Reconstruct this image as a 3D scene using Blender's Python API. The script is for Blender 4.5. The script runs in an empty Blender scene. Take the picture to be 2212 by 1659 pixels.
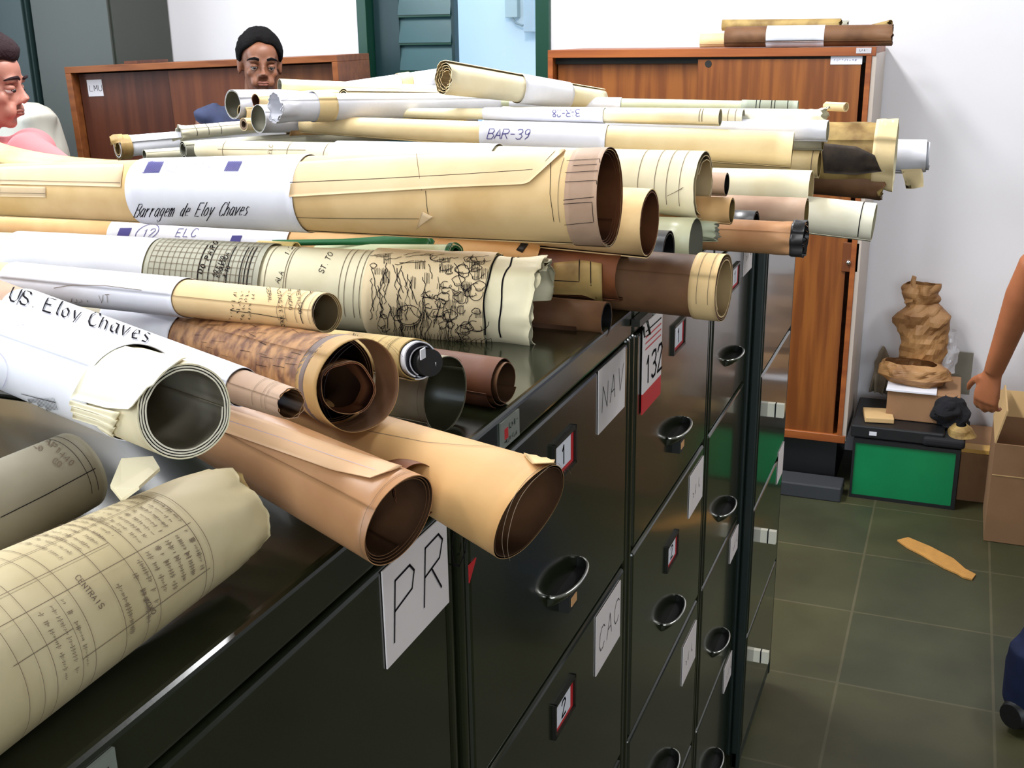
import bpy, bmesh, math, random
from math import sin, cos, pi, radians, atan2, sqrt, exp
from mathutils import Vector, noise, Matrix

SC = bpy.context.scene
COL = SC.collection
# ------------------------------------------------------------------ camera
FPX = 2400.0
CAM = Vector((0.36, 0.0, 1.63))
YAW, PIT, ROL = radians(-21.918), radians(17.477), radians(-0.877)
Fw = Vector((sin(YAW)*cos(PIT), cos(YAW)*cos(PIT), -sin(PIT)))
Rt = Fw.cross(Vector((0, 0, 1))).normalized(); Up = Rt.cross(Fw)
Rt, Up = Rt*cos(ROL)+Up*sin(ROL), -Rt*sin(ROL)+Up*cos(ROL)
cd = bpy.data.cameras.new('camera'); cam = bpy.data.objects.new('camera', cd); COL.objects.link(cam)
cd.sensor_width = 36; cd.lens = FPX/2212*36; cd.clip_start = .02
m = Matrix((Rt, Up, -Fw)).transposed().to_4x4(); m.translation = CAM; cam.matrix_world = m
SC.camera = cam
# ------------------------------------------------------------------ world, lights, exposure
w = bpy.data.worlds.new('world'); SC.world = w; w.use_nodes = True
w.node_tree.nodes['Background'].inputs[0].default_value = (.55, .78, 1.0, 1)
w.node_tree.nodes['Background'].inputs[1].default_value = 3.2
SC.view_settings.view_transform = 'Standard'; SC.view_settings.look = 'None'
SC.view_settings.gamma = 1; SC.view_settings.use_curve_mapping = False
SC.view_settings.exposure = 0.0
SC.cycles.max_bounces = 6

def area(name, loc, size, power, col, target=None, direction=None):
    l = bpy.data.lights.new(name, 'AREA'); l.shape = 'RECTANGLE'; l.size, l.size_y = size
    l.energy = power; l.color = col
    o = bpy.data.objects.new(name, l); COL.objects.link(o); o.location = loc
    d = Vector(direction) if direction else (Vector(target)-Vector(loc))
    o.rotation_euler = d.to_track_quat('-Z', 'Y').to_euler()
    return o
area('window_daylight', (-4.35, 1.6, 1.95), (3.2, 1.3), 52, (.93, .97, 1), direction=(1, 0, -.05))
area('fill_light_front', (1.3, -2.95, 1.75), (2.6, 1.2), 62, (.95, .98, 1), direction=(0, 1, -.05))  # added fill light from behind the camera, for roll mouths and drawer labels
LAMPS = [(-2.6, .4, 18), (-2.6, 2.9, 26), (-.95, .8, 36), (-.95, 2.7, 78), (1.2, -1.2, 16), (1.5, 2.9, 40), (-.9, -1.1, 34)]  # aisle lamps and the one left of the camera are added fill
for i, (x, y, pw) in enumerate(LAMPS):
    area('ceiling_or_fill_light', (x, y, 2.90), (.30, 1.2), pw, (.98, .99, 1), direction=(0, 0, -1))

# ------------------------------------------------------------------ helpers
def ray(px, py): return (Fw + Rt*((px-1106)/FPX) - Up*((py-829.5)/FPX))
def at(px, py, **k):
    (a, v), = k.items(); i = 'xyz'.index(a); d = ray(px, py)
    return CAM + d*((v-CAM[i])/d[i])
def depth(P): return (P-CAM).dot(Fw)

def tag(o, label=None, cat=None, group=None, kind=None):
    if label: o['label'] = label
    if cat: o['category'] = cat
    if group: o['group'] = group
    if kind: o['kind'] = kind
    return o
def thing(name, label, cat, loc=(0, 0, 0), group=None):
    o = bpy.data.objects.new(name, None); COL.objects.link(o); o.location = loc; o.empty_display_size = .05
    return tag(o, label, cat, group)
def mesh(name, V, F, mats, parent=None, smooth=False, mi=None, flat=None, mods=()):
    me = bpy.data.meshes.new(name)
    off = parent.matrix_basis.translation if (parent is not None and parent.parent is None) else Vector((0, 0, 0))
    if parent is not None and parent.parent is not None: off = parent.parent.location + parent.location
    me.from_pydata([tuple(Vector(v)-off) for v in V], [], F)
    if not isinstance(mats, (list, tuple)): mats = [mats]
    for m_ in mats: me.materials.append(m_)
    if mi: me.polygons.foreach_set('material_index', mi)
    if smooth:
        me.polygons.foreach_set('use_smooth', [not (flat and flat[i]) for i in range(len(F))])
    me.update()
    o = bpy.data.objects.new(name, me); COL.objects.link(o)
    if parent is not None: o.parent = parent
    return o
class MB:
    def __init__(s): s.V = []; s.F = []; s.M = []; s.S = []
    def add(s, V, F, mi=0, sm=False):
        n = len(s.V); s.V += [Vector(v) for v in V]; s.F += [tuple(n+i for i in f) for f in F]
        s.M += [mi]*len(F); s.S += [sm]*len(F); return s
    def box(s, a, b, mi=0, rot=None, piv=None):
        x0, y0, z0 = a; x1, y1, z1 = b
        V = [Vector(p) for p in ((x0,y0,z0),(x1,y0,z0),(x1,y1,z0),(x0,y1,z0),(x0,y0,z1),(x1,y0,z1),(x1,y1,z1),(x0,y1,z1))]
        if rot is not None:
            c = Vector(piv) if piv else sum(V, Vector())/8
            V = [c + rot @ (v-c) for v in V]
        return s.add(V, [(0,3,2,1),(4,5,6,7),(0,1,5,4),(1,2,6,5),(2,3,7,6),(3,0,4,7)], mi)
    def tube(s, P, R, n=16, mi=0, sm=True, up=(0, 0, 1), caps=True):
        """P points, R list of r or (ra, rb) ; rb along 'up'-ish"""
        P = [Vector(p) for p in P]; V = []; F = []
        for i, p in enumerate(P):
            d = (P[min(i+1, len(P)-1)]-P[max(i-1, 0)]).normalized()
            u = Vector(up); 
            if abs(d.dot(u)) > .95: u = Vector((0, 1, 0)) if abs(d.y) < .9 else Vector((1, 0, 0))
            a = d.cross(u).normalized(); b = a.cross(d).normalized()
            r = R[i] if isinstance(R, (list, tuple)) else R
            ra, rb = (r if isinstance(r, (tuple, list)) else (r, r))
            V += [p + a*(ra*cos(2*pi*k/n)) + b*(rb*sin(2*pi*k/n)) for k in range(n)]
        for i in range(len(P)-1):
            for k in range(n):
                k2 = (k+1) % n
                F.append((i*n+k, i*n+k2, (i+1)*n+k2, (i+1)*n+k))
        nn = len(s.V)
        s.add(V, F, mi, sm)
        if caps:
            s.F.append(tuple(nn+k for k in reversed(range(n)))); s.M.append(mi); s.S.append(False)
            s.F.append(tuple(nn+(len(P)-1)*n+k for k in range(n))); s.M.append(mi); s.S.append(False)
        return s
    def ball(s, c, r, n=14, m=10, mi=0, rot=None):
        c = Vector(c); r = Vector(r if isinstance(r, (tuple, list, Vector)) else (r, r, r)); V = []; F = []
        for i in range(1, m):
            t = pi*i/m
            for k in range(n):
                q = Vector((r.x*sin(t)*cos(2*pi*k/n), r.y*sin(t)*sin(2*pi*k/n), r.z*cos(t)))
                if rot is not None: q = rot @ q
                V.append(c+q)
        tp = Vector((0, 0, r.z)); 
        if rot is not None: tp = rot @ tp
        V += [c+tp, c-tp]; T = len(V)-2
        for k in range(n):
            k2 = (k+1) % n
            F.append((T, k, k2)); F.append((T+1, (m-2)*n+k2, (m-2)*n+k))
            for i in range(m-2): F.append((i*n+k, (i+1)*n+k, (i+1)*n+k2, i*n+k2))
        return s.add(V, F, mi, True)
    def build(s, name, mats, parent=None, mods=()):
        o = mesh(name, s.V, s.F, mats, parent, True, s.M, [not q for q in s.S])
        for t, kw in mods:
            md = o.modifiers.new(t.lower(), t)
            for k, v in kw.items(): setattr(md, k, v)
        return o
BEV = lambda w_, n=2: (('BEVEL', dict(width=w_, segments=n, limit_method='ANGLE')),)

# ------------------------------------------------------------------ materials
def srgb(*c):
    r = []
    for v in c:
        v /= 255; r.append(v/12.92 if v <= .04045 else ((v+.055)/1.055)**2.4)
    return (*r, 1)
def newmat(name):
    m_ = bpy.data.materials.new(name); m_.use_nodes = True
    return m_, m_.node_tree.nodes, m_.node_tree.links, m_.node_tree.nodes['Principled BSDF']
def plain(name, col, rough=.6, metal=0, spec=.5, coat=0, var=0, scale=8, bump=0, bscale=60, dist=.002, stretch=None, col2=None, lo=.35, hi=.65, alpha=1, emit=0):
    m_, N, L, B = newmat(name)
    B.inputs['Base Color'].default_value = col; B.inputs['Roughness'].default_value = rough
    B.inputs['Metallic'].default_value = metal; B.inputs['Specular IOR Level'].default_value = spec
    B.inputs['Coat Weight'].default_value = coat; B.inputs['Coat Roughness'].default_value = .08
    if alpha < 1: B.inputs['Alpha'].default_value = alpha
    tc = N.new('ShaderNodeTexCoord'); src = tc.outputs['Object']
    if stretch:
        mp = N.new('ShaderNodeMapping'); mp.inputs['Scale'].default_value = stretch; L.new(src, mp.inputs[0]); src = mp.outputs[0]
    if var or col2:
        nz = N.new('ShaderNodeTexNoise'); nz.inputs['Scale'].default_value = scale; nz.inputs['Detail'].default_value = 5
        L.new(src, nz.inputs['Vector'])
        rp = N.new('ShaderNodeValToRGB'); rp.color_ramp.elements[0].position = lo; rp.color_ramp.elements[1].position = hi
        c2 = col2 if col2 else tuple([c*(1-var) for c in col[:3]]+[1])
        rp.color_ramp.elements[0].color = c2; rp.color_ramp.elements[1].color = col
        L.new(nz.outputs[0], rp.inputs[0]); L.new(rp.outputs[0], B.inputs['Base Color'])
    if bump:
        nb = N.new('ShaderNodeTexNoise'); nb.inputs['Scale'].default_value = bscale; nb.inputs['Detail'].default_value = 3
        L.new(src, nb.inputs['Vector'])
        bp = N.new('ShaderNodeBump'); bp.inputs['Strength'].default_value = bump; bp.inputs['Distance'].default_value = dist
        L.new(nb.outputs[0], bp.inputs['Height']); L.new(bp.outputs[0], B.inputs['Normal'])
    return m_
PC = {}
def paper(key, col, col2=None, rough=.62, scale=14, lo=.3, hi=.6, bump=.25):
    if key not in PC:
        PC[key] = plain('paper_'+key, col, rough, spec=.35, col2=col2 or tuple([c*f for c, f in zip(col[:3], (.9, .86, .78))]+[1]), scale=scale, lo=lo, hi=hi, bump=bump, bscale=35, dist=.003)
    return PC[key]
P_WHITE = paper('white', srgb(224, 224, 232), srgb(214, 214, 222))
P_CREAM = paper('cream', srgb(232, 222, 190))
P_PALE = paper('pale', srgb(226, 220, 198))
P_TAN = paper('tan', srgb(222, 190, 138), srgb(204, 168, 112))
P_TAN2 = paper('tan_orange', srgb(220, 178, 124), srgb(205, 155, 98))
P_BUFF = paper('buff', srgb(230, 206, 158))
P_BROWN = paper('brown', srgb(190, 142, 100), srgb(170, 120, 80), rough=.4)
P_CORK = paper('cork', srgb(172, 126, 80), srgb(108, 68, 42), scale=90, lo=.38, hi=.62)
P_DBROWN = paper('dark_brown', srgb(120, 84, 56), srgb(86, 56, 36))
P_MAUVE = paper('mauve', srgb(176, 146, 122), srgb(150, 118, 96))
P_GREY = paper('grey', srgb(176, 174, 156), srgb(160, 156, 138))
P_GREEN = paper('greenish', srgb(196, 200, 170))
P_DARK = paper('black', srgb(44, 42, 42), srgb(30, 28, 30), rough=.35)
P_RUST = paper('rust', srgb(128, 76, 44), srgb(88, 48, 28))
P_OLD = paper('old_yellow', srgb(178, 150, 92), srgb(120, 92, 52), scale=20)
P_FILM = plain('tracing_film', srgb(190, 188, 160), .3, alpha=.62, bump=.2)
M_INK = plain('black_ink', srgb(26, 22, 26), .95, spec=.05)
M_BINK = plain('blue_ink', srgb(84, 80, 136), .95, spec=.05)
M_LINK = plain('faint_pencil', srgb(118, 102, 86), .9, spec=.1)
M_PINK = plain('faint_pen', srgb(176, 170, 200), .7)
M_GREENTAPE = plain('green_tape', srgb(10, 96, 48), .4)

# ------------------------------------------------------------------ stroke letters (grid 4 wide, 6 high)
GL = {
'A': ['0,0 2,6 4,0', '0.8,2.2 3.2,2.2'], 'B': ['0,0 0,6 2.8,6 3.5,5 2.8,3.4 0,3.2', '2.6,3.3 4,1.8 3,0 0,0'],
'C': ['4,5 3,6 1.2,6 0,4.4 0,1.6 1.2,0 3,0 4,1'], 'D': ['0,0 0,6 2.4,6 4,4.2 4,1.8 2.4,0 0,0'],
'E': ['4,6 0,6 0,0 4,0', '0,3.1 3,3.1'], 'F': ['4,6 0,6 0,0', '0,3.1 3,3.1'], 'G': ['4,5 3,6 1.2,6 0,4.4 0,1.6 1.2,0 3,0 4,1 4,2.8 2.4,2.8'],
'I': ['2,0 2,6'], 'L': ['0,6 0,0 3.6,0'], 'M': ['0,0 0.3,6 2,2 3.7,6 4,0'], 'N': ['0,0 0,6 4,0 4,6'],
'O': ['2,6 .6,5.2 0,3 .6,.8 2,0 3.4,.8 4,3 3.4,5.2 2,6'], 'P': ['0,0 0,6 3,6 4,5 3.6,3.4 0,3'],
'R': ['0,0 0,6 3,6 4,5 3.4,3.4 0,3', '1.6,3.1 4,0'], 'S': ['4,5 3,6 1,6 0,4.8 .8,3.4 3.2,2.6 4,1.4 3,0 1,0 0,1'],
'T': ['0,6 4,6', '2,6 2,0'], 'U': ['0,6 0,1.4 1.2,0 2.8,0 4,1.4 4,6'], 'V': ['0,6 2,0 4,6'], 'X': ['0,0 4,6', '0,6 4,0'], 'Y': ['0,6 2,3 4,6', '2,3 2,0'],
'Q': ['2,6 .6,5.2 0,3 .6,.8 2,0 3.4,.8 4,3 3.4,5.2 2,6', '2.4,1.6 4,-.4'], 'Z': ['0,6 4,6 0,0 4,0'],
'0': ['2,6 .8,5 .4,3 .8,1 2,0 3.2,1 3.6,3 3.2,5 2,6'], '1': ['1,4.6 2.2,6 2.2,0'], '2': ['0,4.8 1,6 3,6 3.8,4.8 0,0 4,0'],
'3': ['0,5.4 1.4,6 3.2,5.8 3.6,4.4 2.6,3.2 1.4,3.1', '2.6,3.2 4,1.8 3,.2 1.2,0 0,.8'], '4': ['3,0 3,6 0,2 4,2'], '7': ['0,6 4,6 1.4,0'],
'8': ['2,3.2 .6,4.4 1,5.8 3,5.8 3.4,4.4 2,3.2 .3,1.6 1,0 3,0 3.7,1.6 2,3.2'], '9': ['3.6,4.2 2.6,3 1,3.2 .5,4.8 1.6,6 3.2,5.8 3.6,4.2 3.2,1.6 1.6,0'],
'-': ['.6,3 3.4,3'], '.': ['1.4,0 1.8,0.4'], ':': ['2,1 2,1.5', '2,4 2,4.5'], "'": ['2,5 2,6'],
'a': ['3.4,3.6 1.6,4 .4,2.6 .6,.6 2,0 3.2,1.2 3.4,3.8 3.4,.8 4,0'], 'b': ['.4,6 .4,0 2,0 3.6,1.4 3,3.4 .6,3.2'], 'c': ['3.4,3.4 2,4 .6,2.8 .6,.8 2,0 3.6,.6'],
'd': ['3.2,3.4 1.4,3.8 .4,2 1.2,.2 2.8,.6 3.3,6 3.3,0'], 'e': ['.6,2 3.4,2.4 3,3.8 1.4,3.9 .5,2 1.2,.2 3.6,.5'],
'g': ['3.4,3.6 1.6,4 .4,2.4 1.4,.4 3.2,1.2 3.4,3.8 3.2,-1.8 1.6,-2.4 .4,-1.4'], 'h': ['.4,6.4 .4,0', '.4,2.4 2,4 3.2,3.2 3.3,0'], 'i': ['1.8,3.8 1.8,.4 2.4,0', '1.8,5 1.9,5.3'],
'l': ['1.6,6.4 1.4,.8 2.2,0'], 'm': ['0,4 0.2,0', '.2,2.6 1.2,4 1.8,2.8 1.9,0', '1.9,2.6 3,4 3.7,2.8 3.9,0'], 'n': ['.4,4 .5,0', '.5,2.6 2.2,4 3.3,2.8 3.4,0'],
'o': ['2,4 .5,2.6 .7,.6 2,0 3.4,.8 3.4,2.8 2,4'], 'r': ['.6,4 .8,0', '.8,2.4 2,3.9 3.2,3.6'], 's': ['3.2,3.6 1.4,4 .8,2.8 3,1.6 2.6,.2 .6,.2'],
'v': ['.2,4 1.8,0 3.6,4'], 'y': ['.4,4 1.8,.6', '3.6,4 1.2,-2.2'], 'q': ['3.2,3.8 1.4,3.8 .6,2 1.6,.4 3,1.4 3.2,4 3.2,-2.4'], 'z': ['.4,4 3.4,4 .4,0 3.6,0'],
}
def strokes(txt, h, adv=5.2, slant=0.0, sx=1.0):
    s = h/6.0; x = 0; out = []
    for ch in txt:
        for st in GL.get(ch, []):
            pl = []
            for p in st.split():
                a, b = map(float, p.split(',')); pl.append(((x+a*sx+b*slant)*s, b*s))
            out.append(pl)
        x += adv*sx*(.62 if ch in "i.l' " else 1)
    return out
def flat_text(mb, txt, o, ex, ey, h, w_, mi=0, n=None, **k):
    """strokes as thin ribbons lying on the plane o + ex*a + ey*b"""
    ex = Vector(ex).normalized(); ey = Vector(ey).normalized(); n = ex.cross(ey); o = Vector(o)
    for pl in strokes(txt, h, **k):
        for (a, b), (c, d) in zip(pl, pl[1:]):
            p = o+ex*a+ey*b; q = o+ex*c+ey*d; t = (q-p)
            if t.length < 1e-6: continue
            t.normalize(); sd = n.cross(t)*(w_/2); e = t*(w_*.3)
            mb.add([p-sd-e, q-sd+e, q+sd+e, p+sd-e], [(0, 1, 2, 3)], mi)

# ------------------------------------------------------------------ rolled drawings
def nz3(p, s): return noise.noise(Vector((p[0]+s*7.31, p[1]-s*3.17, p[2]+s*1.93)))
class Roll:
    def __init__(s, A, B, ext=0.0, extA=0.0, k=.10, turns=2.2, phi0=100, seed=1, wob=.02, wf=3, crump=0, clen=.05, cf=40, jag=0, jf=3, tele=0, sq=1.0, th=.0012, dirn=1, cut=0):
        s.cut = cut
        def pt(q):
            X = q[3]; P = at(q[0], q[1], **({'x': X} if not isinstance(X, tuple) else {X[0]: X[1]}))
            return P, q[2]*depth(P)/FPX
        s.A, s.rA = pt(A)
        if B[0] == 'dir':      # heading in degrees from +x, rise in degrees, length, radius factor
            _, hd, rise, ln, rf = B; hd, rise = radians(hd), radians(rise)
            s.B = s.A + Vector((cos(hd)*cos(rise), sin(hd)*cos(rise), sin(rise)))*ln; s.rB = s.rA*rf; ext = 0
        else: s.B, s.rB = pt(B)
        th = min(th, .62*k*min(s.rA, s.rB)) if turns > 1.05 else th
        if ext:
            d = s.B-s.A; s.B = s.B+d*ext; s.rB = max(.006, s.rB+(s.rB-s.rA)*ext*.4)
        if extA: s.A = s.A + (s.A-s.B)*extA
        s.k, s.T, s.phi0, s.seed, s.wob, s.wf = k, turns, radians(phi0), seed, wob, wf
        s.crump, s.clen, s.cf, s.jag, s.jf, s.tele, s.sq, s.th, s.dirn = crump, clen, cf, jag, jf, tele, sq, th, dirn
        s.ax = (s.A-s.B); s.L = s.ax.length; s.ax.normalize()
        z = Vector((0, 0, 1)); s.e1 = (z-s.ax*s.ax.dot(z)).normalized(); s.e2 = s.ax.cross(s.e1)
        mid = (s.A+s.B)/2
        if s.e2.dot(CAM-mid) < 0: s.e2 = -s.e2; s.flip = True
        else: s.flip = False
    def r(s, u): return s.rB+(s.rA-s.rB)*max(-.02, min(1.02, u))
    def t_of(s, ph): return (((ph-s.phi0)*s.dirn/(2*pi)) % 1.0)
    def S(s, u, ph, t=None, off=0.0):
        if t is None: t = s.t_of(ph)
        c, sn = cos(ph), sin(ph); r = s.r(u)*(1-s.k*t)
        q = (c*1.3, sn*1.3, u*s.L*s.wf)
        r *= 1+s.wob*nz3(q, s.seed)*2
        if s.crump:
            dA = (1-u)*s.L; w_ = max(0, 1-dA/s.clen)
            if w_ > 0: r += s.crump*w_*(nz3((c*2.2+t*.08, sn*2.2, u*s.L*s.cf), s.seed+3)*1.6 + .7*abs(nz3((c*4, sn*4, u*s.L*s.cf*2), s.seed+5)))
        return s.B + s.ax*(u*s.L) + s.e1*(c*(r+off)*s.sq) + s.e2*(sn*(r+off))
    def Nrm(s, u, ph): return (s.e1*cos(ph)+s.e2*sin(ph)).normalized()
    def hit(s, px, py, clamp=False):
        d = ray(px, py); o = CAM-s.B
        # project into the cross-section plane and solve the cone
        oa, da = o.dot(s.ax), d.dot(s.ax); o2 = o-s.ax*oa; d2 = d-s.ax*da
        m_ = (s.rA-s.rB)/s.L; f_ = 1-s.k*.4
        a = d2.dot(d2)-(f_*m_*da)**2; b = 2*(o2.dot(d2)-f_*f_*m_*da*(s.rB+m_*oa)); c = o2.dot(o2)-(f_*(s.rB+m_*oa))**2
        D = b*b-4*a*c
        if D < 0:
            if not clamp: return None
            D = 0
        t = (-b-sqrt(D))/(2*a); P = o2+d2*t; u = (oa+da*t)/s.L
        return u, atan2(P.dot(s.e2), P.dot(s.e1))
    def uof(s, px, py):
        h = s.hit(px, py); return h[0] if h else None
    def eA(s, t, ph):
        o = s.tele*t + s.cut*(1-cos(ph))/2
        if s.jag: o += s.jag*(.5+nz3((cos(ph)*s.jf, sin(ph)*s.jf, t*1.7), s.seed+9)+.5*nz3((cos(ph)*s.jf*4, sin(ph)*s.jf*4, t), s.seed+11))
        return o/s.L
    def sheet(s, name, mats, parent, t0, t1, nu=22, seg=44, th=None, ofs=0, u0=0, u1=1, uflat=False, fl0=False):
        th = th or s.th; nt = max(6, int((t1-t0)*seg)); V = []; F = []; fl = []
        us = [i/nu for i in range(nu+1)]
        if s.crump: us = sorted(set([i/nu for i in range(nu)]+[1-s.clen/s.L*j/14 for j in range(15)])); 
        n = len(us)
        for side in (0, 1):
            for i in range(nt+1):
                t = t0+(t1-t0)*i/nt; ph = s.phi0+s.dirn*t*2*pi; ea = s.eA(t, ph) if not uflat else 0
                lo = u0; hi = u1-ea
                for u_ in us:
                    u = lo+(hi-lo)*u_
                    V.append(s.S(u, ph, 0 if fl0 else t, ofs-(th if side else 0)))
        m_ = (nt+1)*n
        for i in range(nt):
            for j in range(n-1):
                a, b, c, d = i*n+j, i*n+j+1, (i+1)*n+j+1, (i+1)*n+j
                F.append((a, b, c, d)); fl.append(False); F.append((m_+d, m_+c, m_+b, m_+a)); fl.append(False)
            for j in (0, n-1):
                a, d = i*n+j, (i+1)*n+j; F.append((a, d, m_+d, m_+a)); fl.append(True)
        for i in (0, nt):
            for j in range(n-1):
                a, b = i*n+j, i*n+j+1; F.append((a, b, m_+b, m_+a)); fl.append(True)
        return V, F, fl
    # px drawing --------------------------------------------------
    def ink(s, V, F, MI, pls, wpx, mi, off=.0006, step=7, t=None):
        for pl in pls:
            pts = []
            for (x0, y0), (x1, y1) in zip(pl, pl[1:]):
                n = max(1, int(math.hypot(x1-x0, y1-y0)/step))
                pts += [(x0+(x1-x0)*i/n, y0+(y1-y0)*i/n) for i in range(n)]
            pts.append(pl[-1]); run = []
            for q in pts+[None]:
                h = s.hit(*q) if q else None
                if h and -.0 <= h[0] <= 1.0: run.append((s.S(h[0], h[1], t, off), s.Nrm(*h)))
                else:
                    if len(run) > 1: s.ribbon(V, F, MI, run, wpx, mi)
                    run = []
    def ribbon(s, V, F, MI, run, wpx, mi):
        b0 = len(V)
        for i, (P, n) in enumerate(run):
            t = run[min(i+1, len(run)-1)][0]-run[max(i-1, 0)][0]
            if t.length < 1e-7: t = s.ax.copy()
            sd = n.cross(t).normalized()*(wpx*depth(P)/FPX/2)
            V += [P-sd, P+sd]
        for i in range(len(run)-1):
            a = b0+2*i; F.append((a, a+2, a+3, a+1)); MI.append(mi)
    def patch(s, name, mat, parent, up_, lo_, off=.0015, lift=0, nx=28, ny=10, th=.0006, marks=()):
        """a loose sheet lying on the roll, between two image-space edges"""
        def res(pl, n):
            ls = [0]
            for a, b in zip(pl, pl[1:]): ls.append(ls[-1]+math.hypot(b[0]-a[0], b[1]-a[1]))
            o = []
            for i in range(n+1):
                d = ls[-1]*i/n; j = 0
                while j < len(ls)-2 and ls[j+1] < d: j += 1
                f_ = (d-ls[j])/max(1e-6, ls[j+1]-ls[j]); o.append((pl[j][0]+(pl[j+1][0]-pl[j][0])*f_, pl[j][1]+(pl[j+1][1]-pl[j][1])*f_))
            return o
        A_, B_ = res(up_, nx), res(lo_, nx); V = []; ok = True; last = None
        for side in (0, 1):
            for i in range(nx+1):
                for j in range(ny+1):
                    f_ = j/ny; x = A_[i][0]+(B_[i][0]-A_[i][0])*f_; y = A_[i][1]+(B_[i][1]-A_[i][1])*f_
                    h = s.hit(x, y, True)
                    V.append(s.S(h[0], h[1], off=off+lift*f_*f_-(th if side else 0)))
        n = ny+1; m_ = (nx+1)*n; F = []; fl = []
        for i in range(nx):
            for j in range(ny):
                a, b, c, d = i*n+j, i*n+j+1, (i+1)*n+j+1, (i+1)*n+j
                F.append((a, b, c, d)); fl.append(False); F.append((m_+d, m_+c, m_+b, m_+a)); fl.append(False)
        for i in range(nx):
            for j in (0, ny): F.append((i*n+j, (i+1)*n+j, m_+(i+1)*n+j, m_+i*n+j)); fl.append(True)
        for j in range(ny):
            for i in (0, nx): F.append((i*n+j, i*n+j+1, m_+i*n+j+1, m_+i*n+j)); fl.append(True)
        MI = [0]*len(F)
        for (pls, wpx, mi) in marks:
            s.ink(V, F, MI, pls, wpx, mi, off=off+.0008)
        fl += [False]*(len(F)-len(fl))
        return mesh(name, V, F, [mat, M_INK, M_BINK, M_LINK, M_PINK], parent, True, MI, fl)

INKS = [M_INK, M_BINK, M_LINK, M_PINK]
ROLLS = {}
def roll(key, label, A, B, mat, inner=None, marks=(), bands=(), group=None, tints=(), name='paper_roll', seg=44, nu=22, **kw):
    """marks: (polylines, width px, ink 1..4); bands: (pxA, pxB, material, marks, part name)"""
    R = Roll(A, B, **kw); ROLLS[key] = R
    base = (R.A+R.B)/2
    root = thing(name, label, 'paper roll', base, group or 'paper rolls piled on the filing cabinets')
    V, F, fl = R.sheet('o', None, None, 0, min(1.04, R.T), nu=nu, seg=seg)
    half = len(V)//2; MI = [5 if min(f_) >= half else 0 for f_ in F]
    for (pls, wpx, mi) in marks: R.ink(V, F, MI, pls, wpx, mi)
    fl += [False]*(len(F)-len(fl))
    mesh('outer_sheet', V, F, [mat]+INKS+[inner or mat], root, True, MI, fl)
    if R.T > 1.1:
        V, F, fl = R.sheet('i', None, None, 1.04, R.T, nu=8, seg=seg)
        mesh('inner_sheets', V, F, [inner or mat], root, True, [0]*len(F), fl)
    for bd in bands:
        pa, pb, bm_, mk = bd[:4]; nm = bd[4] if len(bd) > 4 else 'paper_label'
        ua = pa if isinstance(pa, float) else R.uof(*pa); ub = pb if isinstance(pb, float) else R.uof(*pb)
        if ua is None: ua = 0.0
        if ub is None: ub = 1.0
        u0, u1 = max(0., min(ua, ub)), min(1.0, max(ua, ub)); of = .0011
        save = R.tele, R.jag
        V, F, fl = R.sheet('b', None, None, -.0, 1.0, nu=max(6, int((u1-u0)*nu*2)+4), seg=seg, th=.0005, ofs=of, u0=u0, u1=u1, uflat=True, fl0=True)
        half = len(V)//2; MI = [5 if min(f_) >= half else 0 for f_ in F]
        for (pls, wpx, mi) in mk: R.ink(V, F, MI, pls, wpx, mi, off=of+.0005, t=0)
        fl += [False]*(len(F)-len(fl))
        lb = mesh(nm, V, F, [bm_]+INKS+[inner or mat], root, True, MI, fl)
    return root, R
def ptext(txt, x, y, h, ang=0, **k):
    """letters in picture pixels: origin at baseline left, ang in degrees (positive = rising)"""
    a = radians(ang); ca, sa = cos(a), sin(a); out = []
    for pl in strokes(txt, h, **k):
        out.append([(x+p*ca-q*sa, y-(p*sa+q*ca)) for p, q in pl])
    return out
def hatch(x0, y0, x1, y1, n, sl=.4):
    o = []; 
    for i in range(n):
        x = x0+(x1-x0)*i/(n-1); o.append([(x+sl*(y1-y0)/2, y0), (x-sl*(y1-y0)/2, y1)])
    return o
def scrib(x, y, ux, uy, vx, vy, n, rnd, amp=1.0):
    """a line of unreadable small lettering: n letters stepping along (ux,uy), height (vx,vy)"""
    o = []
    for i in range(n):
        if rnd.random() < .16: continue
        bx, by = x+ux*i, y+uy*i; pl = []
        for j in range(rnd.choice((3, 4, 4))):
            a, b = rnd.random()*.8, rnd.random()*amp
            pl.append((bx+ux*a+vx*b, by+uy*a+vy*b))
        o.append(pl)
    return o
def wavy(p, q, n, amp, rnd):
    return [(p[0]+(q[0]-p[0])*i/n+rnd.uniform(-amp, amp), p[1]+(q[1]-p[1])*i/n+rnd.uniform(-amp, amp)) for i in range(n+1)]
# ================================================================== the room
def flat_scrib(mb, n, o, ex, ey, h, w_, mi=0, seed=4):
    rnd = random.Random(seed+n); ex = Vector(ex).normalized(); ey = Vector(ey).normalized(); nn = ex.cross(ey); o = Vector(o)
    for i in range(n):
        pl = [(i*h*.85+rnd.random()*h*.6, rnd.random()*h) for _ in range(4)]
        for (a, b), (c, d) in zip(pl, pl[1:]):
            p = o+ex*a+ey*b; q = o+ex*c+ey*d; t = (q-p).normalized(); sd = nn.cross(t)*(w_/2)
            mb.add([p-sd, q-sd, q+sd, p+sd], [(0, 1, 2, 3)], mi)
def wood(name, c1, c2, rough=.45, sc=(14, 14, .8), coat=0, lo=.35, hi=.65):
    return plain(name, c1, rough, coat=coat, col2=c2, scale=2.2, stretch=sc, lo=lo, hi=hi)
M_WALL = plain('wall_paint', srgb(232, 230, 234), .85, var=.03, scale=2)
M_CEIL = plain('ceiling_paint', srgb(190, 190, 186), .9)
M_WALL2 = plain('grey_wall_paint', srgb(150, 150, 146), .9)
M_DKGREEN = plain('dark_green_enamel', srgb(12, 62, 46), .35)
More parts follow.
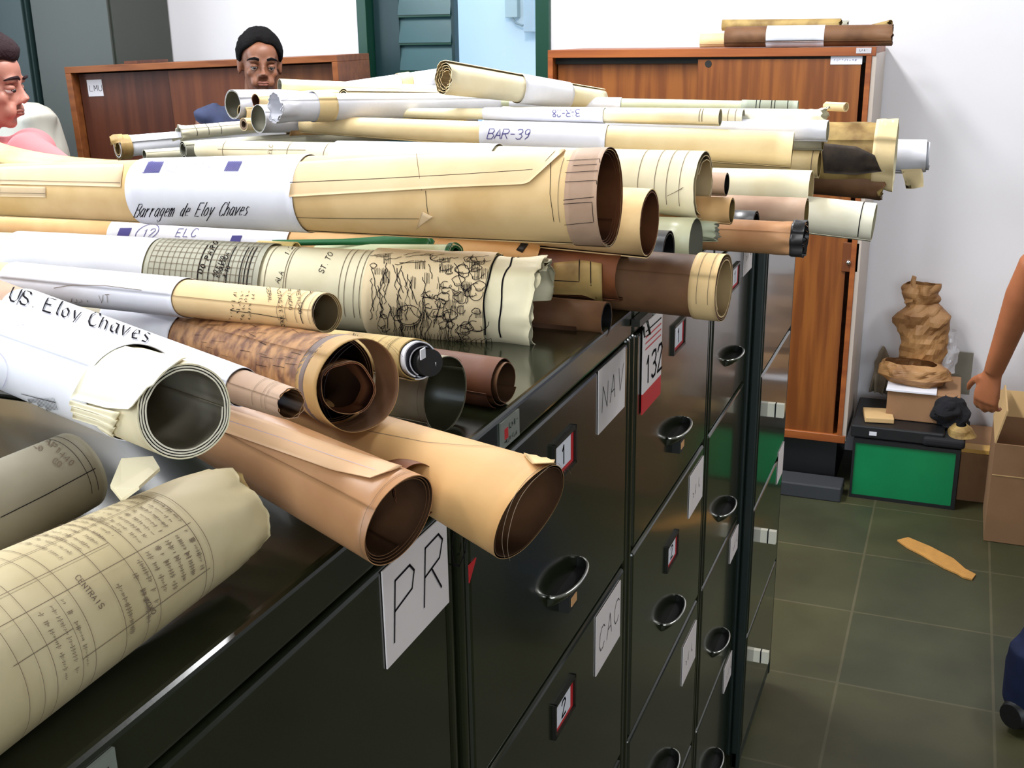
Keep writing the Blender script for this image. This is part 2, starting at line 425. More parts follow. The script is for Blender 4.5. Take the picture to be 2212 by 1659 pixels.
M_TEAL = plain('teal_enamel', srgb(24, 54, 58), .35, var=.2, scale=6)
M_GLASSP = plain('frosted_louvre_glass', srgb(44, 84, 90), .3, var=.2, scale=5)
M_STEELG = plain('green_grey_steel', srgb(62, 66, 60), .5, var=.12, scale=3, spec=.5)
M_STEELT = plain('teal_grey_steel', srgb(34, 54, 54), .5, var=.12, scale=3)
M_CAB = plain('olive_cabinet_enamel', srgb(27, 31, 17), .2, spec=.45, coat=.45, var=.16, scale=5, bump=.03, bscale=220, dist=.001)
M_CABD = plain('dark_gap', srgb(16, 18, 14), .7)
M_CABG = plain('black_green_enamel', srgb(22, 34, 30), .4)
M_CHROME = plain('chrome', srgb(205, 205, 200), .16, metal=1)
M_DKMETAL = plain('dark_metal', srgb(60, 60, 54), .35, metal=.8)
M_LABEL = plain('label_paper', srgb(224, 214, 212), .6)
M_PULL = plain('cream_metal', srgb(246, 240, 220), .4)
M_RED = plain('red_card', srgb(196, 30, 36), .5)
M_WOODR = wood('orange_veneer', srgb(140, 80, 26), srgb(112, 58, 14), lo=.42, hi=.6)
M_WOODF = wood('orange_frame', srgb(160, 88, 36), srgb(132, 66, 24), sc=(1, 14, 14))
M_WOODD = wood('dark_red_veneer', srgb(92, 48, 30), srgb(70, 34, 22))
M_WOODM = wood('mid_red_veneer', srgb(108, 60, 34), srgb(86, 44, 26))
M_SIDE = plain('wall_reflection_beige', srgb(186, 172, 160), .35)  # beige stands in for the white wall reflected in the glossy side
M_BLACK = plain('black_plastic', srgb(20, 20, 22), .45)
M_CARD = plain('corrugated_card', srgb(150, 112, 78), .8, var=.15, scale=6)
M_CARDL = plain('pale_card', srgb(206, 170, 118), .8, var=.1, scale=6)
M_KRAFT = plain('kraft_paper', srgb(176, 132, 82), .6, col2=srgb(132, 92, 54), scale=9, bump=.3, bscale=18, dist=.01)

def tile_floor():
    m_, N, L, B = newmat('slate_tiles')
    tc = N.new('ShaderNodeTexCoord'); mp = N.new('ShaderNodeMapping'); L.new(tc.outputs['Object'], mp.inputs[0])
    mp.inputs['Location'].default_value = (-.192+.378*20, -3.063+.4*20, 0)
    br = N.new('ShaderNodeTexBrick'); L.new(mp.outputs[0], br.inputs['Vector']); br.offset = 0; br.squash = 1
    br.inputs['Scale'].default_value = 1; br.inputs['Brick Width'].default_value = .378; br.inputs['Row Height'].default_value = .4
    br.inputs['Mortar Size'].default_value = .004; br.inputs['Mortar Smooth'].default_value = .3; br.inputs['Bias'].default_value = 0
    br.inputs['Color1'].default_value = srgb(70, 68, 42); br.inputs['Color2'].default_value = srgb(58, 62, 44); br.inputs['Mortar'].default_value = srgb(86, 82, 62)
    nz = N.new('ShaderNodeTexNoise'); nz.inputs['Scale'].default_value = 4.5; nz.inputs['Detail'].default_value = 6; L.new(tc.outputs['Object'], nz.inputs['Vector'])
    rp = N.new('ShaderNodeValToRGB'); rp.color_ramp.elements[0].position = .3; rp.color_ramp.elements[1].position = .7
    rp.color_ramp.elements[0].color = (.66, .66, .6, 1); rp.color_ramp.elements[1].color = (1.12, 1.1, 1.0, 1); L.new(nz.outputs[0], rp.inputs[0])
    mx = N.new('ShaderNodeMix'); mx.data_type = 'RGBA'; mx.blend_type = 'MULTIPLY'; mx.inputs[0].default_value = 1
    L.new(br.outputs[0], mx.inputs[6]); L.new(rp.outputs[0], mx.inputs[7]); L.new(mx.outputs[2], B.inputs['Base Color'])
    B.inputs['Roughness'].default_value = .5
    bp = N.new('ShaderNodeBump'); bp.inputs['Strength'].default_value = .25; bp.inputs['Distance'].default_value = .004
    L.new(nz.outputs[0], bp.inputs['Height']); L.new(bp.outputs[0], B.inputs['Normal'])
    return m_
X0, X1, Y0, Y1, ZC = -4.3, 4.6, -3.0, 4.42, 2.95
def struct(name, mb, mats, **k):
    o = mb.build(name, mats, **k); return tag(o, kind='structure')
struct('floor', MB().box((X0-.2, Y0-.2, -.1), (X1+.2, 6.0, 0)), tile_floor())
struct('ceiling', MB().box((X0-.1, Y0-.1, ZC), (X1+.1, Y1+.12, ZC+.1)), M_CEIL)
DL, DR = -2.10, -1.225            # door opening in the back wall
wb = MB().box((X0-.1, Y1, 0), (DL, Y1+.12, ZC)).box((DR, Y1, 0), (X1+.1, Y1+.12, ZC)).box((DL, Y1, 2.5), (DR, Y1+.12, ZC))
struct('wall_back', wb, M_WALL)
# left wall with a window opening
wl = MB().box((X0-.12, Y0, 0), (X0, Y1, 1.25)).box((X0-.12, Y0, 2.65), (X0, Y1, ZC)).box((X0-.12, Y0, 1.25), (X0, -.1, 2.65)).box((X0-.12, 3.3, 1.25), (X0, Y1, 2.65))
struct('wall_left', wl, M_WALL)
struct('wall_right', MB().box((X1, Y0, 0), (X1+.12, Y1, ZC)), M_WALL2)
struct('wall_front', MB().box((X0, Y0-.12, 0), (0, Y0, ZC)).box((2.6, Y0-.12, 0), (X1, Y0, ZC)).box((0, Y0-.12, 0), (2.6, Y0, 1.12)).box((0, Y0-.12, 2.38), (2.6, Y0, ZC)), M_WALL2)
wf2 = MB()
for x in (0, .86, 1.72, 2.56): wf2.box((x, Y0-.09, 1.12), (x+.04, Y0-.05, 2.38))
for z in (1.12, 2.34): wf2.box((0, Y0-.09, z), (2.6, Y0-.05, z+.04))
wf = MB()
for y in (-.1, 1.0, 2.15, 3.26): wf.box((X0-.09, y, 1.25), (X0-.03, y+.04, 2.65))
for z in (1.25, 2.61): wf.box((X0-.09, -.1, z), (X0-.03, 3.3, z+.04))
struct('window_1', wf, M_DKGREEN)
struct('fill_window', wf2, M_DKGREEN)  # unseen window added behind the camera to go with the fill light
# corridor seen through the doorway
M_CORR = plain('corridor_wall_paint', srgb(222, 232, 236), .85)
struct('wall_corridor', MB().box((-3.6, 5.7, 0), (.4, 5.8, 3.4)), M_CORR)
# door frame
fr = MB().box((DL, Y1-.02, 0), (DL+.045, Y1+.13, 2.5)).box((DR-.062, Y1-.02, 0), (DR, Y1+.13, 2.5)).box((DL, Y1-.02, 2.44), (DR, Y1+.13, 2.5))
struct('trim_1', fr, M_DKGREEN, mods=BEV(.004))
# louvred leaf, left half
lv = MB().box((DL+.05, Y1+.04, 0), (DL+.17, Y1+.08, 2.42)).box((DL+.05, Y1+.04, 2.3), (DL+.43, Y1+.08, 2.42)).box((DL+.05, Y1+.04, 0), (DL+.43, Y1+.08, .9)).box((DL+.415, Y1+.04, 0), (DL+.43, Y1+.08, 2.42))
door = struct('door_1', lv, M_TEAL)
for i in range(12):
    z = .92+i*.113
    s_ = MB().box((DL+.17, Y1+.045, z), (DL+.415, Y1+.055, z+.118), rot=Matrix.Rotation(radians(-14), 3, 'X'))
    s_.build('louvre_pane', M_GLASSP, door)
    MB().box((DL+.17, Y1+.035, z-.006), (DL+.415, Y1+.05, z+.008)).build('louvre_bar', M_DKGREEN, door)
# socket, cable and slim tube by the right door jamb
sk = thing('wall_switch', 'small grey switch box with thin cable on the pale wall beyond the doorway', 'switch', at(1108, 15, y=5.69))
c = at(1108, 12, y=5.68); MB().box((c.x-.035, 5.65, c.z-.06), (c.x+.035, 5.7, c.z+.06)).build('switch_box', plain('box_grey', srgb(190, 200, 196), .5), sk, BEV(.004))
cb = [at(x, y, y=5.66) for x, y in ((1107, 28), (1108, 40), (1115, 50), (1128, 55), (1140, 52), (1152, 50))]
MB().tube(cb, .006, 8).build('cable', plain('cable_grey', srgb(150, 160, 160), .5), sk)
c = at(1151, 30, y=5.66)
tb = tag(MB().box((c.x-.03, 5.6, c.z-.09), (c.x+.03, 5.69, c.z+.5)).build('wall_panel', plain('panel_grey', srgb(186, 196, 200), .4), None, BEV(.004)),
    'narrow grey metal panel on the corridor wall beside the dark green door jamb', 'panel')
# skirting beyond
struct('baseboard_back', MB().box((.08, Y1-.012, 0), (X1, Y1, .07)), M_CABD)

# ceiling fixtures (hold the room lamps and the added fill lamps)
M_TUBE, N_, L_, B_ = newmat('lamp_tube'); B_.inputs['Emission Color'].default_value = (1, .97, .9, 1); B_.inputs['Emission Strength'].default_value = 4
for i, (x, y, pw) in enumerate(LAMPS):
    t = thing('ceiling_or_fill_lamp', 'fluorescent ceiling lamp '+['above the window end of the room, near row', 'above the window end of the room, far row', 'above the near file cabinets', 'above the far file cabinets', 'added as fill behind the camera over the aisle', 'added as fill over the far end of the aisle', 'added as fill behind and left of the camera'][i], 'lamp', (x, y, ZC), 'fluorescent ceiling lamps')
    MB().box((x-.17, y-.65, ZC-.04), (x+.17, y+.65, ZC)).build('housing', M_CEIL, t, BEV(.004))
    for q in (-.09, .09): MB().tube([(x+q, y-.6, ZC-.03), (x+q, y+.6, ZC-.03)], .013, 10).build('lamp_tube', M_TUBE, t)

# ------------------------------------------------------------------ right wooden cupboard
cx0, cx1, cy, cz0, cz1 = -1.085, .065, 3.99, .18, 1.572
t = thing('wooden_cupboard', 'orange wood veneer cupboard with sliding doors against the white back wall', 'cupboard', ((cx0+cx1)/2, 4.2, 0))
f = MB().box((cx0, cy, cz1-.028), (cx1, Y1-.01, cz1)).box((cx0, cy, cz0), (cx1, Y1-.01, cz0+.03))
f.box((cx0, cy, cz0), (cx0+.02, Y1-.01, cz1-.028)).box((cx0, Y1-.03, cz0+.03), (cx1-.02, Y1-.012, cz1-.028)).box((cx1-.03, cy, cz0+.03), (cx1-.012, Y1-.03, cz1-.028))
f.build('frame', M_WOODF, t, BEV(.0015, 1))
MB().box((cx1-.012, cy+.004, cz0+.01), (cx1+.002, Y1-.012, cz1-.02)).build('side_panel', M_SIDE, t)
MB().box((cx0+.02, cy+.03, cz1-.05), (cx1-.03, cy+.04, cz1-.028)).build('top_track', M_CABD, t)
dl = MB().box((cx0+.025, cy+.045, cz0+.03), (-.44, cy+.065, cz1-.045)).build('sliding_door', M_WOODR, t)
dr = MB().box((-.53, cy+.012, cz0+.03), (cx1-.046, cy+.032, cz1-.036)).build('sliding_door', M_WOODR, t)
h = at(1530, 138, y=cy+.011)
MB().tube([(h.x, cy+.0135, h.z), (h.x, cy+.0105, h.z)], .012, 20).build('finger_hole', M_CABD, dr)
a = at(1822, 523, y=cy+.01); b = at(1853, 588, y=cy+.01)
MB().box((a.x, cy+.004, b.z), (b.x, cy+.012, a.z)).build('lock_plate', plain('lock_plate_brown', srgb(110, 62, 34), .3), dr, BEV(.002))
k = at(1833, 567, y=cy); MB().ball((k.x, cy-.002, k.z), .009).build('lock_knob', M_CHROME, dr)
a = at(1795, 119, y=cy+.01); b = at(1862, 139, y=cy+.01)
q = MB().box((a.x, cy+.0095, b.z), (b.x, cy+.012, a.z)); flat_scrib(q, 9, (a.x+.01, cy+.0092, b.z+.009), (1, 0, 0), (0, 0, 1), .010, .001, 1)
q.build('paper_label', [P_WHITE, M_BINK], dr)
a = at(1850, 103, y=cy); b = at(1882, 115, y=cy)
q = MB().box((a.x, cy-.002, b.z), (b.x, cy, a.z)); flat_scrib(q, 4, (a.x+.01, cy-.0023, b.z+.005), (1, 0, 0), (0, 0, 1), .009, .001, 1)
q.build('inventory_tag', [plain('tag_grey', srgb(190, 185, 190), .4), M_INK], t)
MB().box((cx0+.03, cy+.03, 0), (cx1-.03, Y1-.02, cz0)).build('plinth', M_BLACK, t)
# rolls on top of it
def simple_roll(label, a, b, ra, mats, group=None, lab=None, name='paper_roll', T=2.0, k=.12, seed=3, parts=True):
    ROLLX = Roll.__new__(Roll)
    s = ROLLX; s.A, s.B, s.rA, s.rB = Vector(b), Vector(a), ra, ra
    s.k, s.T, s.phi0, s.seed, s.wob, s.wf = k, T, radians(120), seed, .02, 3
    s.crump, s.clen, s.cf, s.jag, s.jf, s.tele, s.sq, s.th, s.dirn = 0, .05, 40, .006, 3, .004, 1, .0015, 1; s.cut = 0
    s.ax = s.A-s.B; s.L = s.ax.length; s.ax.normalize(); z = Vector((0, 0, 1)); s.e1 = (z-s.ax*s.ax.dot(z)).normalized(); s.e2 = s.ax.cross(s.e1)
    if s.e2.dot(CAM-s.A) < 0: s.e2 = -s.e2
    t_ = thing(name, label, 'paper roll', (s.A+s.B)/2, group)
    V, F, fl = s.sheet('o', None, None, 0, 1.04, nu=8, seg=32); mesh('outer_sheet', V, F, mats[0], t_, True, None, fl)
    V, F, fl = s.sheet('o', None, None, 1.04, T, nu=4, seg=32); mesh('inner_sheets', V, F, mats[-1], t_, True, None, fl)
    if lab:
        V, F, fl = s.sheet('b', None, None, 0, 1, nu=6, seg=32, th=.0006, ofs=.001, u0=lab[0], u1=lab[1], uflat=True)
        mesh('paper_label', V, F, lab[2], t_, True, None, fl)
    return t_
simple_roll('dark brown paper roll with pink-white band on top of the orange cupboard', (-.44, 4.02, cz1+.038), (.115, 4.03, cz1+.038), .036, [P_DBROWN], 'rolls on the right cupboard', (.255, .6, P_WHITE))
simple_roll('short tan roll end sticking out leftmost on top of the right cupboard', (-.545, 4.10, cz1+.027), (-.2, 4.11, cz1+.027), .025, [P_BUFF], 'rolls on the right cupboard', seed=5)
simple_roll('old brown roll behind the banded roll on the right cupboard, its left half showing', (-.47, 4.105, cz1+.078), (-.06, 4.10, cz1+.074), .02, [P_OLD], 'rolls on the right cupboard', seed=7)
simple_roll('olive brown roll behind the banded roll on the right cupboard, its right half showing', (-.02, 4.18, cz1+.045), (.10, 4.10, cz1+.072), .016, [P_OLD], 'rolls on the right cupboard', seed=8)
simple_roll('thin pale roll lying furthest back on top of the right cupboard', (-.36, 4.20, cz1+.068), (-.05, 4.24, cz1+.068), .02, [P_GREY], 'rolls on the right cupboard', seed=9)

# ------------------------------------------------------------------ left wooden cabinet
L0 = at(138, 145, y=3.52); L1 = at(727, 119, y=3.74); L0.z -= .0; 
ex = (L1-L0); W = ex.length; ex.normalize(); ey = Vector((-ex.y, ex.x, 0)).normalized(); ez = ex.cross(ey)
Mx = Matrix((ex, ey, ez)).transposed().to_4x4(); Mx.translation = L0
H_ = L0.z-.01
t = thing('wooden_cabinet', 'dark red-brown wooden cabinet with lighter edge behind the men, labelled LMU', 'cabinet', (L0.x+W/2, L0.y+.2, 0))
def lbox(mb, a, b, mi=0):
    n = len(mb.V); mb.box(a, b, mi); 
    for i in range(n, len(mb.V)): mb.V[i] = Mx @ mb.V[i]
    return mb
f = MB(); lbox(f, (0, 0, -.024), (W, .4, 0)); lbox(f, (0, 0, -H_), (.024, .4, -.024)); lbox(f, (W-.022, 0, -H_), (W, .4, -.024)); lbox(f, (.02, .38, -H_), (W-.02, .4, -.02)); lbox(f, (.02, .0, -H_), (W-.02, .38, -H_+.06))
f.build('frame', wood('orange_edge', srgb(140, 82, 42), srgb(112, 60, 28), sc=(1, 14, 14)), t, BEV(.0015, 1))
d1 = lbox(MB(), (.03, .045, -H_+.06), (W*.385, .06, -.03)).build('door', M_WOODD, t)
d2 = lbox(MB(), (W*.375, .03, -H_+.06), (W*.70, .044, -.03)).build('door', M_WOODM, t)
d3 = lbox(MB(), (W*.69, .045, -H_+.06), (W-.024, .06, -.03)).build('door', wood('brown_veneer', srgb(122, 74, 40), srgb(96, 54, 28)), t)
q = MB(); lbox(q, (.062, .042, -.115), (.125, .045, -.052))
for pl in strokes('LMU', .022): 
    for (a, b), (c_, d_) in zip(pl, pl[1:]):
        p = Mx @ Vector((.07+a, .0415, -.095+b)); r = Mx @ Vector((.07+c_, .0415, -.095+d_)); dd = (r-p).normalized(); sd = dd.cross(ey)*.0009
        q.add([p-sd, r-sd, r+sd, p+sd], [(0, 1, 2, 3)], 1)
q.build('paper_label', [P_WHITE, M_INK], d1)
q = MB(); lbox(q, (.2, .1, .001), (.255, .36, .012)); tag(q.build('wood_offcut', M_WOODM), 'thin dark wooden slat lying on the left end of the dark wooden cabinet', 'slat')

# ------------------------------------------------------------------ tall steel lockers at the far left
a = at(66, 60, y=4.02).x; b = at(241, 60, y=4.02).x
for i, (x0, x1, y, mt, lab) in enumerate([(max(a-.9, X0+.03), a-.006, 4.0, M_STEELT, 'tall teal-grey steel locker at the left edge of the picture'), (a+.006, b, 4.02, M_STEELG, 'tall green-grey steel locker standing against the white wall left of the doorway')]):
    t = thing('steel_locker', lab, 'locker', ((x0+x1)/2, 4.2, 0), 'tall steel lockers')
    MB().box((x0, y+.015, 0), (x1, Y1-.01, 2.3)).build('body', mt, t, BEV(.003))
    d_ = MB().box((x0+.01, y, .06), (x1-.01, y+.013, 2.26)).build('door', mt, t, BEV(.003))
    MB().box((x1-.06, y-.02, 1.1), (x1-.04, y, 1.22)).build('handle', M_CHROME, d_)

# ------------------------------------------------------------------ filing cabinets
ZT = 1.305
GAPS = [1.268, .962, .666, .364, .075]
def pull(_, xf, z1):
    m_ = MB(); zc = z1-.118
    m_.box((xf, 2.29, zc), (xf+.015, 2.302, zc+.030)).box((xf+.015, 2.289, zc), (xf+.018, 2.303, zc+.030), 1).box((xf+.018, 2.29, zc), (xf+.034, 2.302, zc+.030))
    return m_
cab_spec = [(.225, .760, 0), (.772, 1.298, 0), (1.306, 1.786, 0), (1.792, 2.158, 0), (2.172, 2.604, .027)]
LAB = {(0, 0): ((.635, .744), (1.182, 1.262), 'PRO', .048), (1, 0): ((1.156, 1.264), (1.187, 1.264), 'NAV', .03), (1, 1): ((1.155, 1.260), (.868, .950), 'CAC', .03),
       (2, 1): ((1.662, 1.762), (.865, .940), '~', .026), (2, 2): ((1.655, 1.757), (.553, .628), '~', .026),
       (3, 0): ((2.105, 2.150), (.884, .966), '', .02), (3, 1): ((2.07, 2.150), (.590, .645), '~', .02), (3, 2): ((2.07, 2.150), (.285, .345), '~', .02),
       (4, 1): ((2.50, 2.585), (.60, .68), '', .02)}
LAB[(3, 0)] = ((2.06, 2.150), (1.19, 1.262), '~', .02)
names = ['nearest file cabinet, its top drawer labelled PRO', 'file cabinet with the NAV and CAC paper labels', 'file cabinet with the calendar card 132 at its top drawer', 'narrow-looking file cabinet just before the dark post gap', 'file cabinet farthest down the row, standing slightly forward']
for ci, (y0, y1, xf) in enumerate(cab_spec):
    t = thing('filing_cabinet', 'olive green steel '+names[ci], 'filing cabinet', (xf-.35, (y0+y1)/2, 0), 'olive filing cabinets along the aisle')
    b = MB().box((xf-.70, y0, .06), (xf-.022, y1, ZT-.037)).box((xf-.70, y0, ZT-.037), (xf+.0, y1, ZT)).box((xf-.022, y0, .03), (xf-.001, y0+.013, ZT-.037)).box((xf-.022, y1-.013, .03), (xf-.001, y1, ZT-.037)).box((xf-.022, y0, .03), (xf-.004, y1, .075))
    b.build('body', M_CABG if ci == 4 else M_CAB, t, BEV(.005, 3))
    MB().box((xf-.65, y0+.02, 0), (xf-.05, y1-.02, .06)).build('base', M_CABD, t)
    MB().box((xf-.0245, y0+.012, .07), (xf-.021, y1-.012, ZT-.035)).build('recess', M_CABD, t)
    q = MB(); yp = y0+.09; q.box((xf+.0002, yp, ZT-.032), (xf+.002, yp+.045, ZT-.006)); q.box((xf+.002, yp+.008, ZT-.024), (xf+.0024, yp+.016, ZT-.014), 1)
    flat_scrib(q, 4, (xf+.0025, yp+.019, ZT-.018), (0, 1, 0), (0, 0, 1), .007, .001, 2); flat_scrib(q, 7, (xf+.0025, yp+.006, ZT-.029), (0, 1, 0), (0, 0, 1), .0055, .0009, 2)
    q.build('maker_plate', [plain('plate_metal', srgb(150, 156, 148), .35, metal=.4), M_RED, M_CABD], t)
    ym = (y0+y1)/2
    for di in range(4):
        z1, z0 = GAPS[di]-.004, GAPS[di+1]+.004
        d_ = MB().box((xf-.021, y0+.017, z0), (xf, y1-.017, z1)).build('drawer', M_CAB, t, BEV(.004, 2))
        # cup handle
        zc = z1-.20 if di < 3 else z1-.18; hw, dp, hh = .050, .022, .012; q = MB(); n1, n2 = 20, 7
        if di == 2: zc = z1-.195
        for side, e in ((0, 0), (1, .0022)):
            V = [Vector((xf+(dp-e)*sin(pi*i/n1)**.8*cos(pi/2*j/n2)**.7, ym-(hw-e)*cos(pi*i/n1), zc-(hh-e)*sin(pi/2*j/n2))) for i in range(n1+1) for j in range(n2+1)]
            F = [(i*(n2+1)+j, i*(n2+1)+j+1, (i+1)*(n2+1)+j+1, (i+1)*(n2+1)+j) for i in range(n1) for j in range(n2)]
            q.add(V, F if side else [f_[::-1] for f_ in F], 2 if side else 1, True)
        if ci < 4: q.tube([Vector((xf+dp*sin(pi*i/n1)**.8, ym-hw*cos(pi*i/n1), zc)) for i in range(n1+1)], .0021, 8, 0)
        if ci < 4 or di: (q if ci < 4 else pull(q, xf, z1)).build('handle', [M_CHROME, M_CAB, M_CABD] if ci < 4 else [M_PULL, M_CABD], d_)
        # lock tag under the top handle
        if di == 0 and ci < 3:
            MB().box((xf, ym-.014, zc-hh-.024), (xf+.012, ym+.014, zc-hh-.004)).box((xf+.0121, ym-.008, zc-hh-.019), (xf+.013, ym+.010, zc-hh-.009), 1).build('lock', [M_CABD, plain('old_tape', srgb(200, 150, 100), .6)], d_)
        # card holder with red-edged card
        zh = z1-(.098 if (ci, di) == (2, 1) else .057)
        if (ci, di) in ((1, 0), (1, 1), (2, 0), (2, 1), (3, 0)):
            q = MB().box((xf, ym-.034, zh-.022), (xf+.004, ym+.034, zh-.018)).box((xf, ym-.034, zh+.018), (xf+.004, ym+.034, zh+.022)).box((xf, ym-.036, zh-.022), (xf+.004, ym-.032, zh+.022)).box((xf, ym+.032, zh-.022), (xf+.004, ym+.036, zh+.022))
            q.build('card_holder', M_DKMETAL, d_)
            q = MB().box((xf, ym-.031, zh-.018), (xf+.0015, ym+.031, zh+.018), 1); q.box((xf+.0015, ym-.026, zh-.013), (xf+.002, ym+.02, zh+.017), 0)
            flat_text(q, str(di+1), (xf+.0022, ym-.01, zh-.009), (0, 1, 0), (0, 0, 1), .02, .003, 2)
            q.build('number_card', [P_WHITE, M_RED, M_INK], d_)
        if (ci, di) in LAB:
            (a, b), (c_, e), tx, hh_ = LAB[(ci, di)]
            q = MB().box((xf+.0005, a, c_), (xf+.0016, b, e), 0)
            if tx == '~': flat_scrib(q, 3, (xf+.002, a+.02, (c_+e)/2-.012), (0, 1, .06), (0, 0, 1), .022, .0012, 1)
            elif tx: flat_text(q, tx, (xf+.002, a+.012, (c_+e)/2-hh_/2), (0, 1, .06), (0, 0, 1), hh_, .0013 if ci else .002, 1, adv=6.4, slant=.12)
            q.build('paper_label', [M_LABEL, M_INK], d_)
# back row of cabinets, seen only under the pile
for i, (y0, y1, xf) in enumerate(cab_spec[:4]+[(2.172, 2.60, 0)]):
    t = thing('filing_cabinet', 'olive steel cabinet of the back row, '+['nearest', 'second nearest', 'middle', 'fourth', 'farthest'][i]+' under the pile of rolls', 'filing cabinet', (-1.07, (y0+y1)/2, 0), 'olive filing cabinets in the back row')
    MB().box((-1.42, y0, .0), (-.715, y1, ZT-.001)).build('body', M_CAB, t, BEV(.005, 2))
    for di in range(4):
        MB().box((-1.44, y0+.017, GAPS[di+1]+.004), (-1.4205, y1-.017, GAPS[di]-.004)).build('drawer', M_CAB, t, BEV(.004, 2))
mesh('red_tag', [(.001, .787, 1.195), (.001, .803, 1.195), (.001, .787, 1.178), (.0002, .787, 1.195), (.0002, .803, 1.195), (.0002, .787, 1.178)], [(0, 1, 2), (5, 4, 3), (0, 3, 4, 1), (1, 4, 5, 2), (2, 5, 3, 0)], M_RED)
tag(bpy.data.objects['red_tag'], 'tiny red triangular tag on the drawer front right of the PRO label', 'tag')
# wall-calendar card 132 hanging on a clip at the third cabinet
t = thing('calendar_card', 'white and red hanging card with the number 132 clipped to a file cabinet', 'card', (.004, 1.39, 1.2))
q = MB().box((.0015, 1.343, 1.150), (.003, 1.440, 1.178), 1).box((.0015, 1.343, 1.178), (.003, 1.440, 1.272), 0)
flat_text(q, '132', (.0035, 1.356, 1.188), (0, 1, 0), (0, 0, 1), .036, .004, 2)
for j in range(4): q.add([(.0035, 1.352, 1.236+j*.008), (.0035, 1.432, 1.236+j*.008), (.0035, 1.432, 1.238+j*.008), (.0035, 1.352, 1.238+j*.008)], [(0, 1, 2, 3)], 2 if j == 3 else 1)
q.build('card_sheet', [M_LABEL, M_RED, M_INK], t)
MB().box((.001, 1.29, 1.283), (.012, 1.35, 1.292)).tube([(.008, 1.336, 1.285), (.012, 1.340, 1.262), (.004, 1.344, 1.256), (.003, 1.341, 1.27)], .0016, 8).build('clip', M_DKMETAL, t)

# ------------------------------------------------------------------ green box, cartons and paper in the far right corner
t = thing('storage_box', 'bright green fronted box with black edges standing on the tiled floor', 'box', (.28, 4.1, 0))
G1, G2 = (.098, 3.93), (.455, 3.96)
MB().box((.106, 3.935, .012), (.444, 3.945, .212)).build('green_front', plain('green_enamel', srgb(0, 128, 74), .35, var=.12, scale=7), t)
MB().box((.098, 3.945, .0), (.458, 4.30, .226)).build('box_shell', M_BLACK, t, BEV(.004))
MB().box((.098, 3.93, .0), (.106, 3.945, .226)).box((.444, 3.93, 0), (.458, 3.945, .226)).box((.106, 3.93, .212), (.444, 3.945, .226)).box((.106, 3.93, 0), (.444, 3.945, .012)).build('black_edging', M_BLACK, t)
t = thing('plastic_case', 'flat black plastic case lying on the green box', 'case', (.28, 4.1, .228))
MB().box((.085, 3.94, .228), (.40, 4.28, .275)).build('case_body', M_BLACK, t, BEV(.006))
MB().box((.33, 3.925, .228), (.47, 4.20, .262)).build('end_block', plain('black_fabric', srgb(16, 16, 22), .8), t, BEV(.012, 3))
MB().box((.15, 3.936, .243), (.175, 3.94, .256)).build('white_sticker', P_WHITE, t)
tag(MB().box((.12, 3.98, .277), (.22, 4.10, .296), rot=Matrix.Rotation(.15, 3, 'Z')).build('cardboard_piece', M_CARDL, None, BEV(.003)), 'small pale cardboard piece on the black case', 'cardboard')
# small carton on the case with a crumpled kraft lid
t = thing('cardboard_box', 'small brown cardboard box stacked on the black case', 'box', (.3, 4.15, .277))
MB().box((.195, 4.04, .277), (.44, 4.30, .385)).build('box_body', M_CARD, t, BEV(.003))
MB().box((.19, 4.03, .386), (.36, 4.2, .392)).build('paper_strip', P_WHITE, t)
def crumple(name, pts, label, cat, mat, seed, amp, sub=3, parent=None, vox=.006, group=None):
    """crumpled bag: stack of noisy rings"""
    V = []; F = []; n = 40
    rows = len(pts)
    fine = []
    for i in range(rows-1):
        for j in range(6):
            f_ = j/6; fine.append([pts[i][q]+(pts[i+1][q]-pts[i][q])*f_ for q in range(5)])
    fine.append(pts[-1])
    for (x, y, z, rx, ry) in fine:
        for k_ in range(n):
            a = 2*pi*k_/n; p = Vector((x+rx*cos(a), y+ry*sin(a), z))
            g = abs(noise.noise(p*9+Vector((seed, 0, 0))))*1.5+abs(noise.noise(p*26+Vector((0, seed, 0))))*.7-.4
            V.append(p+Vector((cos(a), sin(a), .5*noise.noise(p*20)))*g*amp)
    for i in range(len(fine)-1):
        for k_ in range(n): F.append((i*n+k_, i*n+(k_+1) % n, (i+1)*n+(k_+1) % n, (i+1)*n+k_))
    F.append(tuple(range(n))[::-1]); 
    o = mesh(name, V, F, mat, parent, False)
    if label: tag(o, label, cat, group)
    return o
crumple('crumpled_paper', [(.285, 4.16, .392, .10, .07), (.285, 4.15, .42, .125, .09), (.27, 4.15, .455, .115, .08), (.255, 4.14, .47, .09, .05)], 'crumpled kraft paper lid folded over the small cardboard box', 'paper', M_KRAFT, 2, .03)
bg = crumple('paper_bag', [(.295, 4.29, .277, .085, .05), (.295, 4.28, .40, .085, .055), (.295, 4.27, .52, .08, .055), (.285, 4.27, .62, .078, .045), (.28, 4.27, .66, .055, .03), (.28, 4.27, .70, .06, .035), (.275, 4.27, .735, .045, .025)], 'tall crumpled brown kraft paper bag against the white wall', 'bag', M_KRAFT, 7, .030)
mesh('torn_flap', [(.215, 4.25, .66), (.245, 4.24, .67), (.25, 4.25, .76), (.235, 4.25, .765), (.228, 4.255, .72), (.215, 4.262, .66), (.245, 4.252, .67), (.25, 4.262, .76), (.235, 4.262, .765), (.228, 4.267, .72)], [(0, 1, 2, 3, 4), (9, 8, 7, 6, 5), (0, 5, 6, 1), (1, 6, 7, 2), (2, 7, 8, 3), (3, 8, 9, 4), (4, 9, 5, 0)], M_KRAFT, bg)
